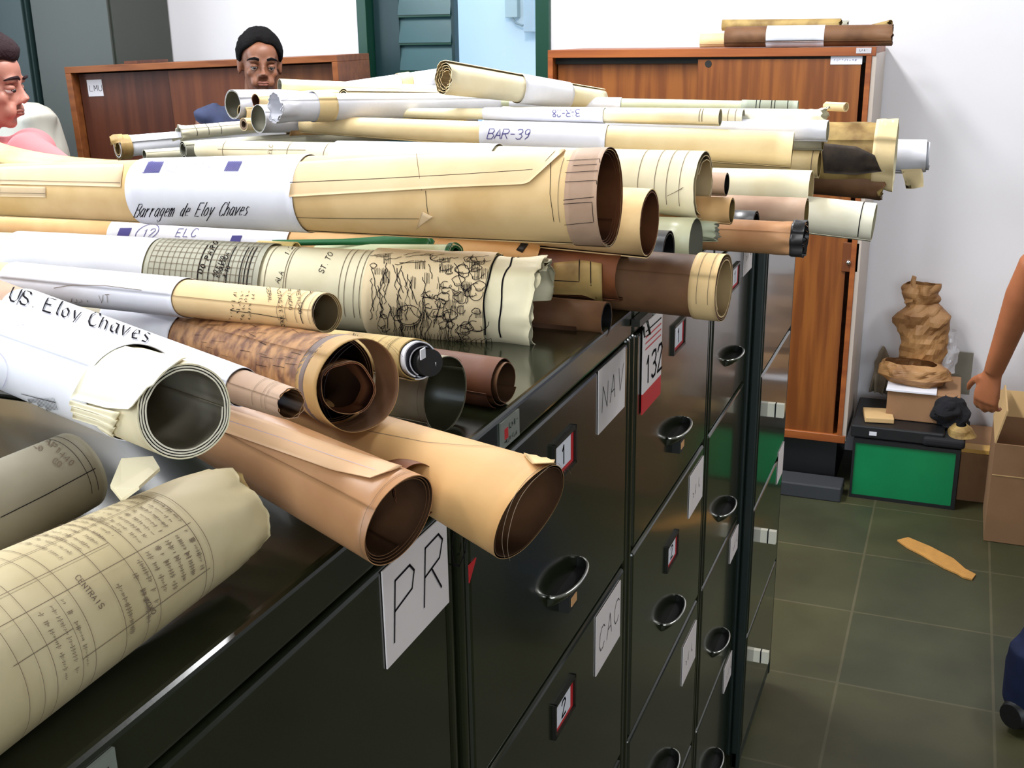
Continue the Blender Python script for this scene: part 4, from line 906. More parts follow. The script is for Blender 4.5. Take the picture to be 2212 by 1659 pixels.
root, R = roll('r34b', 'dark shadowed tattered brown roll hanging below the black and brown tattered roll', (1915, 392, 42, 0.2204), ('dir', 181, 3, 0.6, 0.9), P_DBROWN, inner=P_OLD, ext=3, k=.08, turns=2, phi0=60, seed=80, crump=.006, cf=16, clen=.07, jag=.015)
root, R = roll('r35', 'white roll end with nested rings poking out farthest right beyond the tattered rolls', (1996, 338, 38, 0.284), ('dir', 181, 0, 0.8, 0.9), P_WHITE, inner=P_WHITE, ext=3, k=.12, turns=2.2, phi0=150, seed=81, tele=-.006)
R.patch('loose_paper_shred', P_BUFF, root, [(1945, 368), (1990, 366)], [(1960, 376), (1998, 372)], off=.002, lift=.03, nx=6, ny=6)
root, R = roll('tape', 'small pale roll of tape standing on the tattered brown roll', (1828, 231, 11, 0.129), ('dir', 150, 0, 0.05, 1), P_BUFF, k=.2, turns=1.6, phi0=60, seed=82, name='tape_roll')
root['category'] = 'tape roll'
# ---- near group ---------------------------------------------------------
root, R = roll('r6', 'cream and white roll with columns of small capitals and pencilled VT',
    (708, 676, 44, -.06), (0, 602, 38, -.54), paper('cream_tan', srgb(224, 194, 144), srgb(214, 180, 126)), inner=P_BUFF, ext=.2, k=.035, turns=3, phi0=70, seed=90, wob=.02, th=.0010, tele=.0015, bands=[((0, 600), (372, 640), P_WHITE, [])], nu=34)
ink_on(R, root, 'paper_label', ptext('VT', 218, 652, 15, 4)+scrib(150, 650, 12, 1, 1, -9, 5, rn), 1.5, 3, OFB)
ink_on(R, root, 'paper_label', [[(120, 622), (160, 616), (230, 618), (310, 628)]], 1.3, 3, OFB)
rings(R, root, [(600, 660), (618, 660), (640, 660), (668, 665), (676, 665), (680, 665)], 1.4, 3, -20, 112)
rings(R, root, [(652, 662)], 2.6, 1, -30, 114)
lt = []
for x in (505, 519, 531, 545): lt += scrib(x, 628, -1.4, 7.2, 9, 0, 9, rn)
for x, tx in ((568, 'GERAL'), (590, 'NOTAS 2 E 3'), (612, 'FIXACAO'), (632, 'REVISADO'), (660, 'A')):
    lt += ptext(tx, x+8, 622+(x-568)*.09, 7.5, -82, adv=5.2)
ink_on(R, root, 'outer_sheet', lt, 1.3, 1)
ink_on(R, root, 'outer_sheet', [[(500, 670), (560, 678), (618, 688)]]+ptext('DEC', 606, 688, 7, -80), 1.4, 1)
root, R = roll('r5', 'cork-brown weathered roll with a dark band and a smaller roll nested in its mouth',
    (728, 820, 96, -.03), (352, 710, 50, -.31), P_CORK, inner=P_DBROWN, ext=.35, k=.03, turns=3.2, phi0=40, seed=91, wob=.02, th=.0016, tele=.0015,
    bands=[(.0, (368, 715), P_WHITE, []), ((668, 790), (690, 795), paper('band_grey', srgb(116, 98, 92), srgb(94, 80, 74)), [], 'dark_band'), ((694, 800), (728, 815), paper('cork_light', srgb(180, 144, 92), srgb(140, 100, 60)), [], 'end_sheet')], nu=32)
rings(R, root, [(560, 760), (575, 760), (600, 765), (625, 770), (640, 775)], 1.1, 3, 0, 112)
for j in range(26):
    x, y = rn.uniform(420, 640), rn.uniform(700, 790); ink_on(R, root, 'outer_sheet', [[(x, y), (x+rn.uniform(8, 30), y+rn.uniform(0, 8))]], rn.uniform(.5, 1.1), 1)
rings(R, root, [(705, 805), (714, 805)], 1.4, 1, -60, 140, OFB, 'end_sheet')
root, R = roll('r5i', 'hexagonal crumpled brown roll nested inside the mouth of the cork-brown roll', (752, 838, 62, -.016), (640, 800, 50, -.14), P_CORK, inner=P_RUST, k=.05, turns=1.6, phi0=200, seed=92, wob=.09, wf=0, th=.0022)
root, R = roll('r7', 'small yellow-brown roll with white paper rings in its end, beside the cork-brown roll',
    (893, 776, 48, -.030), (745, 752, 40, -.15), P_OLD, inner=P_WHITE, ext=.3, k=.1, turns=2, phi0=150, seed=93, tele=-.008, th=.0014)
ink_on(R, root, 'outer_sheet', ptext('NTE', 762, 742, 9, 60), 1.8, 1); rings(R, root, [(805, 770), (830, 775), (834, 775)], 2.0, 1, -20, 110); rings(R, root, [(788, 765), (822, 772)], 1.2, 3, -20, 110)
ip = Roll((915, 781, 36, -.022), (885, 776, 36, -.045), k=.1, turns=1, phi0=150, seed=5, th=.001)
V, F, fl = ip.sheet('o', None, None, 0, 1.0, nu=4); mesh('white_core_ring', V, F, P_WHITE, root, True, None, fl)
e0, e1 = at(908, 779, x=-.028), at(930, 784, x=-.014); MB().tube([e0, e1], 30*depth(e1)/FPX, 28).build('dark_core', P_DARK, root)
for (x, y), nm in (((912, 764), 'white_sticker'), ((944, 790), 'white_sticker')):
    p = at(x, y, x=-.012); MB().box((p.x, p.y-.004, p.z-.004), (p.x+.001, p.y+.004, p.z+.004)).build(nm, P_WHITE, root)
root, R = roll('clear', 'dusty film roll with wide mouth, grey darkened for shade, lying on the cabinet top',
    (962, 852, 88, -.03), ('dir', 172, 0, .5, .9), paper('dim_grey', srgb(146, 138, 118), srgb(130, 122, 102)), inner=plain('shaded_film', srgb(110, 108, 84), .3, alpha=.85), ext=1.5, k=.04, turns=1.5, phi0=120, seed=94, th=.0008, wob=.03)  # grey and inner film darkened in colour for the shadow around this roll
rings(R, root, [(900, 860), (915, 860)], 1.2, 3)
root, R = roll('rust', 'rust-orange tracing paper rolls nested loosely under the crumpled map roll end', (1078, 826, 58, -.012), ('dir', 172, 0, .5, .9), paper('shaded_rust', srgb(96, 54, 30), srgb(70, 38, 22)), inner=P_DBROWN, ext=2.5, k=.13, turns=2.4, phi0=100, seed=95, th=.0008, tele=-.004)  # rust colour darkened to stand for the shadow under the map roll
root, R = roll('r4', 'white-labelled roll marked US. Eloy Chaves with a slim mauve-brown end',
    (630, 872, 36, -.004), (0, 662, 62, -.42), P_MAUVE, inner=P_BROWN, ext=.35, k=.06, turns=2, phi0=60, seed=96, jag=.002, th=.0011, bands=[((0, 665), (498, 815), P_WHITE, [])], nu=30)
ink_on(R, root, 'paper_label', ptext('US. Eloy Chaves', 24, 652, 27, -17.5, adv=5.3), 4.2, 1, OFB+.0006)
ink_on(R, root, 'paper_label', [[(36, 668), (56, 632)]], 2.6, 1, OFB)
rings(R, root, [(552, 835), (572, 842), (580, 845)], 1.3, 3, -30, 112)
R.patch('loose_edge', P_BUFF, root, [(448, 752), (500, 764), (515, 778)], [(455, 766), (495, 778), (508, 788)], off=.001, nx=8, ny=4)
root, R = roll('c', 'thick glossy light-brown roll with black mouth overhanging the PRO label',
    (873, 1128, 112, .062), (480, 930, 68, -.10), P_BROWN, inner=P_DBROWN, ext=1.0, k=.045, turns=3.4, phi0=55, seed=97, wob=.008, th=.0010, tele=.0012, cut=.006, nu=30, seg=64)
rings(R, root, [(806, 1080)], 1.0, 3, -20, 120)
R.patch('loose_top_sheet', paper('peach', srgb(222, 180, 138), srgb(210, 166, 124)), root, [(478, 880), (600, 918), (720, 962), (868, 1008)], [(474, 930), (600, 975), (720, 1018), (800, 1035), (836, 1022)], off=.0014, lift=.001, nx=30, ny=8, marks=(([[(476, 905), (600, 946), (720, 988), (812, 1018)]], 1.1, 4),))
root, R = roll('d', 'flattened tan roll flaring to a wide open mouth over the cabinet edge, red-lined border',
    (1165, 1118, 124, .13), (700, 913, 36, -.06), paper('tan_deep', srgb(208, 164, 108), srgb(192, 144, 90)), inner=P_DBROWN, cut=.016, ext=.6, k=.04, turns=2.3, phi0=-20, seed=98, wob=.03, wf=2, crump=0, th=.0012, nu=30, seg=60)
rings(R, root, [(1100, 1100), (1112, 1105)], 1.4, 3, -50, 120, wv=.001)
ink_on(R, root, 'outer_sheet', [[(700, 912), (800, 932), (920, 955), (1060, 966), (1150, 978), (1190, 1000)]], 1.2, 3)
R.patch('folded_corner', P_TAN, root, [(1130, 985), (1200, 985)], [(1150, 1010), (1195, 1010)], off=.002, lift=.002, nx=6, ny=4)
root, R = roll('sheets', 'orange-brown loose sheets showing as a cut edge between the two overhanging rolls', (905, 1060, 60, .05), (640, 930, 24, -.16), P_RUST, ext=.8, k=.05, turns=1.3, phi0=60, seed=99, wob=.05, name='paper_roll')
root, R = roll('r3', 'large cream roll with thick layered mouth and white barcode label',
    (402, 888, 108, .018), (0, 742, 92, -.28), P_CREAM, inner=paper('cream_in', srgb(236, 226, 204), srgb(222, 212, 188)), ext=.8, k=.055, turns=3.6, phi0=48, seed=100, wob=.012, th=.0013, tele=0, jag=.0008, bands=[(.0, (192, 830), P_WHITE, [])], nu=34, seg=64)
ink_on(R, root, 'paper_label', hatch(52, 856, 128, 880, 26, sl=-.3)+[[(52, 846), (128, 866)], [(54, 890), (124, 908)]], 1.9, 1, OFB)
ink_on(R, root, 'paper_label', [wavy((20, 690), (150, 735), 24, 9, rn), wavy((24, 700), (146, 740), 20, 9, rn)], 1.0, 4, OFB)
ink_on(R, root, 'paper_label', [[(-20+44*cos(t), 800+46*sin(t)) for t in [-1.4+i*.2 for i in range(15)]]], 1.6, 4, OFB)
for j in range(5):
    R.patch('stepped_sheet', P_CREAM, root, [(160+j*2, 862+j*13), (215+j*3, 878+j*14), (268-j*6, 890+j*15)], [(158+j*2, 872+j*13), (212+j*3, 888+j*14), (258-j*6, 905+j*14)], off=.0022-j*.0003, nx=8, ny=3)
R.patch('top_flap', paper('cream_top', srgb(240, 232, 206), srgb(232, 222, 194)), root, [(232, 742), (320, 762), (400, 776)], [(160, 858), (240, 880), (290, 884), (330, 838), (356, 806)], off=.0016, lift=.0004, nx=20, ny=10)
root, R = roll('r1', 'thick pale yellow roll covered with a printed table, crumpled far end, bottom left corner',
    (492, 1112, 112, -.04), (0, 1400, 205, -.052), paper('yellowed', srgb(206, 190, 152), srgb(186, 168, 126)), inner=P_OLD, ext=.6, k=.05, turns=2.5, phi0=-35, seed=101, wob=.02, wf=5, crump=.004, clen=.04, cf=18, jag=.006, th=.0012, nu=40, seg=64)
for x, y, w_ in ((430, 1180, 2), (448, 1175, 1.4), (330, 1250, 1.6), (300, 1262, 1.4), (250, 1290, 1.6), (180, 1330, 1.5), (150, 1345, 1.2), (90, 1375, 1.4), (60, 1390, 1.2), (20, 1400, 1.4)):
    rings(R, root, [(x, y)], w_, 3, -40, 130)
surf_marks(R, child(root, 'outer_sheet'), [[(R.uof(x0, y0)+(R.uof(x1, y1)-R.uof(x0, y0))*i/16, p) for i in range(17)] for x0, y0, x1, y1, p in ((0, 1390, 440, 1180, 4), (0, 1390, 440, 1180, 46), (0, 1390, 300, 1260, 28), (150, 1345, 440, 1180, 92), (0, 1390, 150, 1345, 70))], 1.5, 3)
# blocks of small unreadable print, set around the roll
runs = []
def print_block(u0, u1, p0, p1, rows, n, thick):
    for i in range(rows):
        u = u0+(u1-u0)*i/max(1, rows-1); p = p0
        while p < p1:
            wd = rn.uniform(.8, 2.4)
            if rn.random() < .8:
                du = rn.uniform(.3, 1)*abs(u1-u0)/rows*.35
                runs.append([(u-du, p), (u+du, p+wd*.3), (u-du*.5, p+wd*.6), (u+du*.6, p+wd)])
            p += wd*1.25
U = lambda x, y: R.uof(x, y)
print_block(U(425, 1180), U(345, 1240), 8, 40, 7, 0, 1); print_block(U(335, 1250), U(268, 1280), -30, 24, 5, 0, 1)
print_block(U(420, 1180), U(340, 1240), -30, 2, 6, 0, 1); print_block(U(420, 1180), U(320, 1250), 50, 88, 6, 0, 1)
print_block(U(255, 1290), U(215, 1310), -30, 22, 3, 0, 1); print_block(U(160, 1340), U(110, 1365), 50, 98, 3, 0, 1); print_block(U(300, 1260), U(262, 1280), 60, 100, 2, 0, 1)
surf_marks(R, child(root, 'outer_sheet'), runs, 1.3, 3)
ink_on(R, root, 'outer_sheet', ptext('CENTRAIS', 162, 1248, 12, -52, adv=5.6)+ptext('XOXO', 306, 1296, 11, -58), 2.2, 3)
root, R = roll('r2', 'grey tracing roll with faint printed title lines lying behind the thick yellow table roll',
    (170, 1018, 88, -.15), (-60, 1130, 110, -.16), paper('dim_grey', srgb(146, 138, 118), srgb(130, 122, 102)), inner=P_DARK, ext=.5, k=.06, turns=2, phi0=-35, seed=102, wob=.01, th=.0012, nu=30)
ink_on(R, root, 'outer_sheet', ptext('AAP1440', 88, 950, 13, -42, adv=6)+ptext('CO', 112, 1000, 12, -35)+ptext('OILO', 60, 958, 10, -35), 2.4, 3)
rings(R, root, [(180, 1010), (195, 1005)], 1.4, 1, -40, 100)
ink_on(R, root, 'outer_sheet', [[(0, 1118), (100, 1068), (205, 1012)]], 1.8, 1)
# R7-near neighbours: folded cream paper
def folded(name, px, X, mat, label, cat, th=.0012):
    P = [at(x, y, x=xx) for (x, y), xx in zip(px, X)]; n = len(P); c = sum(P, Vector())/n
    V = P+[p+Vector((0, .0, -th)) for p in P]; F = [tuple(range(n)), tuple(reversed(range(n, 2*n)))]+[(i, n+i, n+(i+1) % n, (i+1) % n) for i in range(n)]
    return tag(mesh(name, V, F, mat), label, cat)
folded('folded_paper', [(778, 908), (792, 884), (842, 869), (884, 884), (893, 914), (840, 928)], [-.085, -.09, -.095, -.085, -.075, -.07], P_CREAM, 'small folded cream paper sheet sticking up beside the dusty clear film roll', 'paper')
folded('paper_scrap', [(238, 1048), (262, 990), (330, 985), (345, 1010), (300, 1050), (262, 1078)], [-.07, -.075, -.06, -.05, -.045, -.06], P_CREAM, 'crumpled cream paper scrap under the nearest layered roll mouth', 'paper', .002)
# ---- green edged sheet -----------------------------------------------------
root, R = roll('green', 'pale green sheet with bright green taped edge curling into a small spiral',
    (985, 546, 20, -.165), (480, 538, 12, -.62), paper('mint', srgb(206, 216, 180), srgb(196, 206, 168)), inner=M_GREENTAPE, ext=.3, k=.14, turns=3.6, phi0=20, seed=110, th=.0009, wob=.03, bands=[((962, 545), (992, 548), M_GREENTAPE, [], 'green_tape_edge')])
a = [at(x, y, x=xx) for x, y, xx in ((470, 524, -0.570), (600, 518, -0.460), (740, 516, -0.350), (860, 508, -0.260), (925, 505, -0.215), (938, 520, -0.208), (922, 552, -0.205))]
b = [at(x, y, x=xx) for x, y, xx in ((480, 530, -0.570), (600, 530, -0.460), (740, 528, -0.350), (860, 528, -0.260), (915, 529, -0.220), (926, 534, -0.213), (914, 556, -0.208))]
V = []
for p, q in zip(a, b): V += [p, q]
n = len(a); V += [v+Vector((0, .002, -.0012)) for v in V]; m0 = 2*n
F = [(2*i, 2*i+2, 2*i+3, 2*i+1) for i in range(n-1)]+[(m0+2*i+1, m0+2*i+3, m0+2*i+2, m0+2*i) for i in range(n-1)]+[(2*i, m0+2*i, m0+2*i+2, 2*i+2) for i in range(n-1)]+[(2*i+1, 2*i+3, m0+2*i+3, m0+2*i+1) for i in range(n-1)]
mesh('green_taped_border', V, F, M_GREENTAPE, root, True)
root, R = roll('yel', 'tiny yellow paper tab bulging over the lined sheet of the engraved map roll', (640, 535, 13, -.36), (560, 532, 13, -.43), paper('yellow', srgb(244, 216, 140), srgb(240, 208, 128)), k=.1, turns=1, phi0=150, seed=111)
# sheets at the far left, held by the man in pink
V = []; n = 12
for j in range(4):
    for i in range(n+1):
        f_ = i/n; x = -20+f_*275; y = (300+48*f_**.6)+j*(15-13*f_); p = at(x, y+6*sin(f_*3), x=-1.62+.30*f_+.02*j); V.append(p)
F = [(j*(n+1)+i, j*(n+1)+i+1, (j+1)*(n+1)+i+1, (j+1)*(n+1)+i) for j in range(3) for i in range(n)]
o = mesh('drawing_sheets', V, F, P_TAN, None, True); md = o.modifiers.new('s', 'SOLIDIFY'); md.thickness = .004
tag(o, 'curved stack of tan drawing sheets held by the man in the pink shirt', 'drawing sheets')

# ================================================================== people
def skin(name, c, c2=None): return plain(name, c, .5, col2=c2 or tuple([q*.82 for q in c[:3]]+[1]), scale=10, bump=.05)
S1 = skin('brown_skin', srgb(132, 84, 60)); S2 = skin('ruddy_skin', srgb(176, 116, 98)); S4 = skin('tan_skin', srgb(178, 108, 70))
HAIR = plain('black_hair', srgb(14, 12, 13), .9, spec=.15, bump=.8, bscale=160, dist=.004)
HAIR2 = plain('dark_brown_hair', srgb(38, 22, 26), .8, spec=.2, bump=.8, bscale=120, dist=.004)
LIP = plain('lip', srgb(128, 76, 62), .5)
EYEW = plain('eye_white', srgb(225, 218, 210), .3); EYED = plain('eye_dark', srgb(24, 18, 16), .2)
def head_parts(mb, T):
    def P(*p): return T @ Vector(p)
    R3 = T.to_3x3()
    B = lambda c, r: mb.ball(P(*c), r, 18, 12, 0, R3)
    B((0, .012, .148), (.071, .092, .082)); B((0, -.022, .085), (.060, .068, .082)); B((0, -.022, .038), (.052, .055, .036)); B((0, -.066, .020), (.021, .018, .016))
    B((0, -.052, .150), (.055, .042, .045))
    for s in (-1, 1):
        B((s*.040, -.062, .084), (.018, .018, .018)); B((s*.074, .012, .100), (.008, .018, .031)); B((s*.078, .014, .118), (.006, .014, .012))
        B((s*.012, -.100, .078), (.009, .010, .008)); B((s*.026, -.078, .052), (.018, .016, .020))
        mb.tube([P(s*.010, -.088, .126), P(s*.030, -.091, .130), P(s*.048, -.076, .124)], [.008, .009, .007], 10)
    mb.tube([P(0, -.084, .128), P(0, -.096, .105), P(0, -.110, .084), P(0, -.100, .074)], [.007, .009, .013, .009], 12)
    mb.tube([P(0, .012, .06), P(0, .02, .0), P(0, .028, -.06), P(0, .03, -.10)], [.052, .054, .057, .07], 18)
def head_extras(root, T, hairmat, fringe=26, down=True, seed=1, hair_len=.013, side=-12):
    def P(*p): return T @ Vector(p)
    V = []; F = []; na, ne = 48, 16
    for sidex in (0, 1):
        for i in range(na):
            a = 2*pi*i/na; fr = cos(a)     # a=0 front
            e0 = radians(fringe*max(0, fr)**.8 + (side)*(1-abs(fr)) + (-42)*max(0, -fr)) if fr >= 0 else radians(side*(1-abs(fr))-42*abs(fr))
            e0 += radians(3*sin(7*a+seed))
            for j in range(ne+1):
                e = e0+(pi/2-e0)*j/ne; d = Vector((sin(a)*cos(e), -cos(a)*cos(e), sin(e)))
                q = Vector((d.x*.0745, d.y*.096, d.z*.085)); nz_ = noise.noise(d*9+Vector((seed, 0, 0)))*.004+noise.noise(d*26+Vector((seed, 0, 0)))*.0028
                q *= 1+((hair_len+nz_)/.085 if not sidex else -.04)*(.35+.65*min(1, j/2.5) if not sidex else 1)
                V.append(P(*(Vector((0, .010, .146))+q)))
    n = ne+1; m_ = na*n
    for i in range(na):
        i2 = (i+1) % na
        for j in range(ne): F.append((i*n+j, i2*n+j, i2*n+j+1, i*n+j+1)); F.append((m_+i*n+j, m_+i*n+j+1, m_+i2*n+j+1, m_+i2*n+j))
        F.append((i*n, m_+i*n, m_+i2*n, i2*n))
    mesh('hair', V, F, hairmat, root, True)
    for s in (-1, 1):
        mb = MB().tube([P(s*.014, -.0985, .133), P(s*.030, -.1005, .138), P(s*.046, -.086, .134), P(s*.054, -.074, .128)], [(.003, .004), (.004, .0045), (.003, .003), .0015], 8); mb.build('eyebrow', hairmat, root)
        e = MB().ball(P(s*.030, -.078, .108), .0125, 14, 10, 0).build('eye', EYEW, root)
        d = Vector((0, -.0122, -.004 if down else 0)); MB().ball(P(s*.030, -.078+d.y, .108+d.z), .0052, 10, 8).build('iris', EYED, e)
        MB().ball(P(s*.030, -.0785, .1105), (.0150, .0142, .0100), 14, 10, 0, T.to_3x3()).build('eyelid', root.data.materials[0] if root.data else HAIR, root)
        MB().tube([P(s*.030-.013, -.0885, .1045), P(s*.030, -.0925, .1022), P(s*.030+.013, -.0875, .1045)], .0016, 6).build('eyelash', EYED, root)
    mb = MB().tube([P(-.024, -.083, .050), P(-.012, -.0945, .0535), P(0, -.0965, .0525), P(.012, -.0945, .0535), P(.024, -.083, .050)], [.002, .0045, .005, .0045, .002], 8)
    mb.tube([P(-.022, -.083, .048), P(-.010, -.0935, .0455), P(.010, -.0935, .0455), P(.022, -.083, .048)], [.002, .006, .006, .002], 8); mb.build('lips', LIP, root)
def hand(mb, W, f, n, curl=35, side=1, k=1.0):
    """wrist W, pointing f, palm faces n; side=+1/-1 picks where the thumb is"""
    W, f, n = Vector(W), Vector(f).normalized(), Vector(n); n = (n-f*n.dot(f)).normalized(); s = f.cross(n)*side
    mb.tube([W-f*.02*k, W+f*.02*k, W+f*.055*k, W+f*.085*k], [(.026*k, .018*k), (.034*k, .016*k), (.041*k, .015*k), (.038*k, .012*k)], 16, up=tuple(n))
    for i, L in enumerate((.068, .078, .073, .058)):
        o = (1.5-i)*.0205*k; p = W+f*(.082-.004*abs(i-1.2))*k+s*o; d = f.copy(); pts = [p-f*.02*k, p]; a = radians(curl*(1+.12*i))
        for q, fr in enumerate((.45, .30, .25)):
            ax = f.cross(n); d = (Matrix.Rotation(a*(.8 if q == 0 else 1), 3, d.cross(n).normalized()) @ d).normalized() if q or curl else d
            p = p+d*L*fr*k; pts.append(p)
        mb.tube(pts, [.0095*k, .0098*k, .0088*k, .008*k, .0062*k], 10, up=tuple(n))
    p = W+f*.018*k+s*.030*k; pts = [W+f*.01*k+s*.012*k, p]; d = (f*.62+s*.70+n*.32).normalized()
    for L in (.038, .032, .026):
        p = p+d*L*k; pts.append(p); d = (d+f*.28+n*.16-s*.12).normalized()
    mb.tube(pts, [.014*k, .0135*k, .011*k, .0098*k, .007*k], 10, up=tuple(n))
def remesh(mb, name, mat, parent=None, vox=.007, sm=8):
    return mb.build(name, mat, parent, mods=(('REMESH', dict(mode='VOXEL', voxel_size=vox, use_smooth_shade=True)), ('SMOOTH', dict(factor=.5, iterations=sm))))
def Tm(loc, yaw=0, pitch=0, roll=0, s=1.0):
    return Matrix.Translation(Vector(loc)) @ Matrix.Rotation(yaw, 4, 'Z') @ Matrix.Rotation(pitch, 4, 'X') @ Matrix.Rotation(roll, 4, 'Y') @ Matrix.Scale(s, 4)

def standing(label, head_loc, yaw, pitch, roll, skinm, hairm, shirt, trousers, lean=(0, 0), sh_w=.205, arms=None, body_yaw=None, collar=None, sc=1.0, sh_up=0, sh_off=(0, 0, 0), sleeve='short', **hk):
    T = Tm(head_loc, yaw, pitch, roll, sc); mb = MB(); head_parts(mb, T)
    N = T @ Vector((0, .03, -.09)); by = yaw if body_yaw is None else body_yaw
    ex_ = Vector((cos(by), sin(by), 0)); ey_ = Vector((-sin(by), cos(by), 0))    # ey_ points to the back
    sh = N+Vector((0, 0, -.045+sh_up))+Vector(sh_off); hip = Vector((N.x+lean[0], N.y+lean[1], .92*min(1, N.z/1.42)))
    ch = sh.lerp(hip, .35); wa = sh.lerp(hip, .72)
    tor = lambda m_, g: m_.tube([sh+Vector((0, 0, .03)), sh+Vector((0, 0, -.01)), sh.lerp(hip, .12), ch, wa, hip, hip-Vector((0, 0, .08))], [(.08+g, .06+g), (sh_w*.80+g, .075+g), (sh_w*.88+g, .10+g), (sh_w*.84+g, .115+g), (sh_w*.74+g, .10+g), (sh_w*.84+g, .11+g), (.15+g, .10+g)], 24, up=tuple(ey_))
    def legs(m_, g):
        for s in (-1, 1):
            h_ = hip+ex_*(s*.085)-Vector((0, 0, .04)); kn = Vector((h_.x, h_.y, .48)); an = Vector((h_.x, h_.y, .09))
            m_.tube([h_, h_.lerp(kn, .5), kn, kn.lerp(an, .35), an], [.085+g, .072+g, .055+g, .055+g, .042+g], 18, up=tuple(ey_))
    tor(mb, -.012 if sleeve == 'short' else -.035); legs(mb, -.01)
    for s in (-1, 1):
        h_ = hip+ex_*(s*.085); mb.ball((h_.x-ey_.x*.06, h_.y-ey_.y*.06, .045), (.045, .045, .04)); mb.tube([Vector((h_.x, h_.y, .09)), Vector((h_.x, h_.y, .05))-ey_*.04, Vector((h_.x, h_.y, .035))-ey_*.16], [.042, .042, .03], 14)
    slv = MB()
    for s in (-1, 1):
        so = sh+ex_*(s*sh_w*.86)+Vector((0, 0, -.02))
        el, wr, hd, hn = arms[s] if arms else (so+ex_*(s*.05)+Vector((0, 0, -.29)), so+ex_*(s*.04)-ey_*.12+Vector((0, 0, -.50)), -ey_*.5+Vector((0, 0, -1)), -ex_*s)
        el, wr = Vector(el), Vector(wr)
        q_ = .8 if sleeve == 'long' else 1; mb.tube([so, so.lerp(el, .5), el, el.lerp(wr, .3), wr], [.048*q_, .045*q_, .038*q_, .040*q_, .026], 16)
        hand(mb, wr, hd, hn, 30, s)
        if sleeve == 'short': slv.tube([so-ex_*(s*.03), so, so.lerp(el, .5), so.lerp(el, .92)], [.055, .064, .060, .062], 18)
        else: slv.tube([so-ex_*(s*.03), so, so.lerp(el, .5), el, el.lerp(wr, .4), el.lerp(wr, .9)], [.055, .066, .060, .056, .052, .040], 18)
    root = remesh(mb, 'person', skinm, None, .006, 6); tag(root, label, 'person')
    tor(slv, .010); remesh(slv, 'shirt', shirt, root, .009, 10)
    tr = MB(); tr.tube([hip+Vector((0, 0, .05)), hip-Vector((0, 0, .03)), hip-Vector((0, 0, .1))], [(.165, .115), (.178, .125), (.16, .115)], 22, up=tuple(ey_)); legs(tr, .012); remesh(tr, 'trousers', trousers, root, .01, 8)
    for s in (-1, 1):
        sh_ = MB()
        h_ = hip+ex_*(s*.085); c0 = Vector((h_.x, h_.y, .05))
        sh_.tube([c0+ey_*.07, c0+ey_*.03, c0-ey_*.06, c0-ey_*.15-Vector((0, 0, .01)), c0-ey_*.20-Vector((0, 0, .02))], [(.03, .03), (.048, .046), (.05, .045), (.05, .036), (.03, .022)], 16)
        sh_.build('shoe', M_BLACK, root)
    if collar:
        c_ = MB(); q = T @ Vector((0, .022, -.035)); 
        V = []; n = 28
        for j, (r, dz) in enumerate(((.066, .022), (.078, -.012), (.082, -.016), (.070, .020))):
            for i in range(n):
                a = 2*pi*i/n; V.append(q+ex_*(r*cos(a))+ey_*(r*sin(a))+Vector((0, 0, dz+.012*sin(a))))
        c_.add(V, [(j*n+i, j*n+(i+1) % n, ((j+1) % 4)*n+(i+1) % n, ((j+1) % 4)*n+i) for j in range(4) for i in range(n)], 0, True); c_.build('collar', collar, root)
    head_extras(root, T, hairm, **hk)
    return root
NAVY = plain('navy_cotton', srgb(52, 60, 92), .85, var=.4, scale=16); JEANS = plain('blue_denim', srgb(40, 52, 92), .85, var=.3, scale=20); DKT = plain('dark_trousers', srgb(40, 40, 46), .9)
PINK = plain('pink_cotton', srgb(206, 118, 122), .85, var=.12, scale=10); WSH = plain('offwhite_cotton', srgb(200, 196, 184), .85, var=.1, scale=6); LBLUE = plain('pale_blue_cotton', srgb(196, 220, 236), .8)
# man behind the middle of the pile, looking down
h = at(563, 203, y=3.40)
standing('man with short black hair and dark navy shirt looking down behind the pile of rolls', (h.x, h.y, h.z-.004), radians(40), radians(3), radians(3), S1, HAIR, NAVY, DKT, lean=(-.05, .03), collar=LBLUE, body_yaw=radians(25), fringe=34, seed=3, hair_len=.013, side=-26, sc=.94, sh_up=.075)
# man at the left edge in profile
h = at(-34, 268, y=2.25)
q = at(30, 330, y=2.05)
standing('man in a pink shirt in profile at the left edge, holding drawing sheets', (h.x, h.y, h.z-.01), radians(114), radians(6), 0, S2, HAIR2, PINK, JEANS, lean=(-.12, .05), sh_up=.075, sleeve='long', fringe=22, seed=6, hair_len=.026, side=4, body_yaw=radians(80),
    arms={1: (tuple(at(62, 338, y=2.10)), tuple(at(150, 380, y=2.1)), (.8, -.3, .1), (0, 0, -1)), -1: ((q.x-.20, 1.85, 1.16), (q.x-.02, 1.95, 1.32), (.9, .2, .05), (0, 0, -1))})
# third person further back, seen from behind
h = at(-34, 192, y=3.3)
standing('person in an off-white shirt seen from behind, beside the tall lockers', (h.x, h.y, h.z-.03), radians(195), radians(14), 0, S1, HAIR, WSH, DKT, lean=(.28, -.02), collar=WSH, sh_w=.26, sh_off=(.16, .04, .075), sleeve='long', fringe=30, seed=9, body_yaw=radians(150))

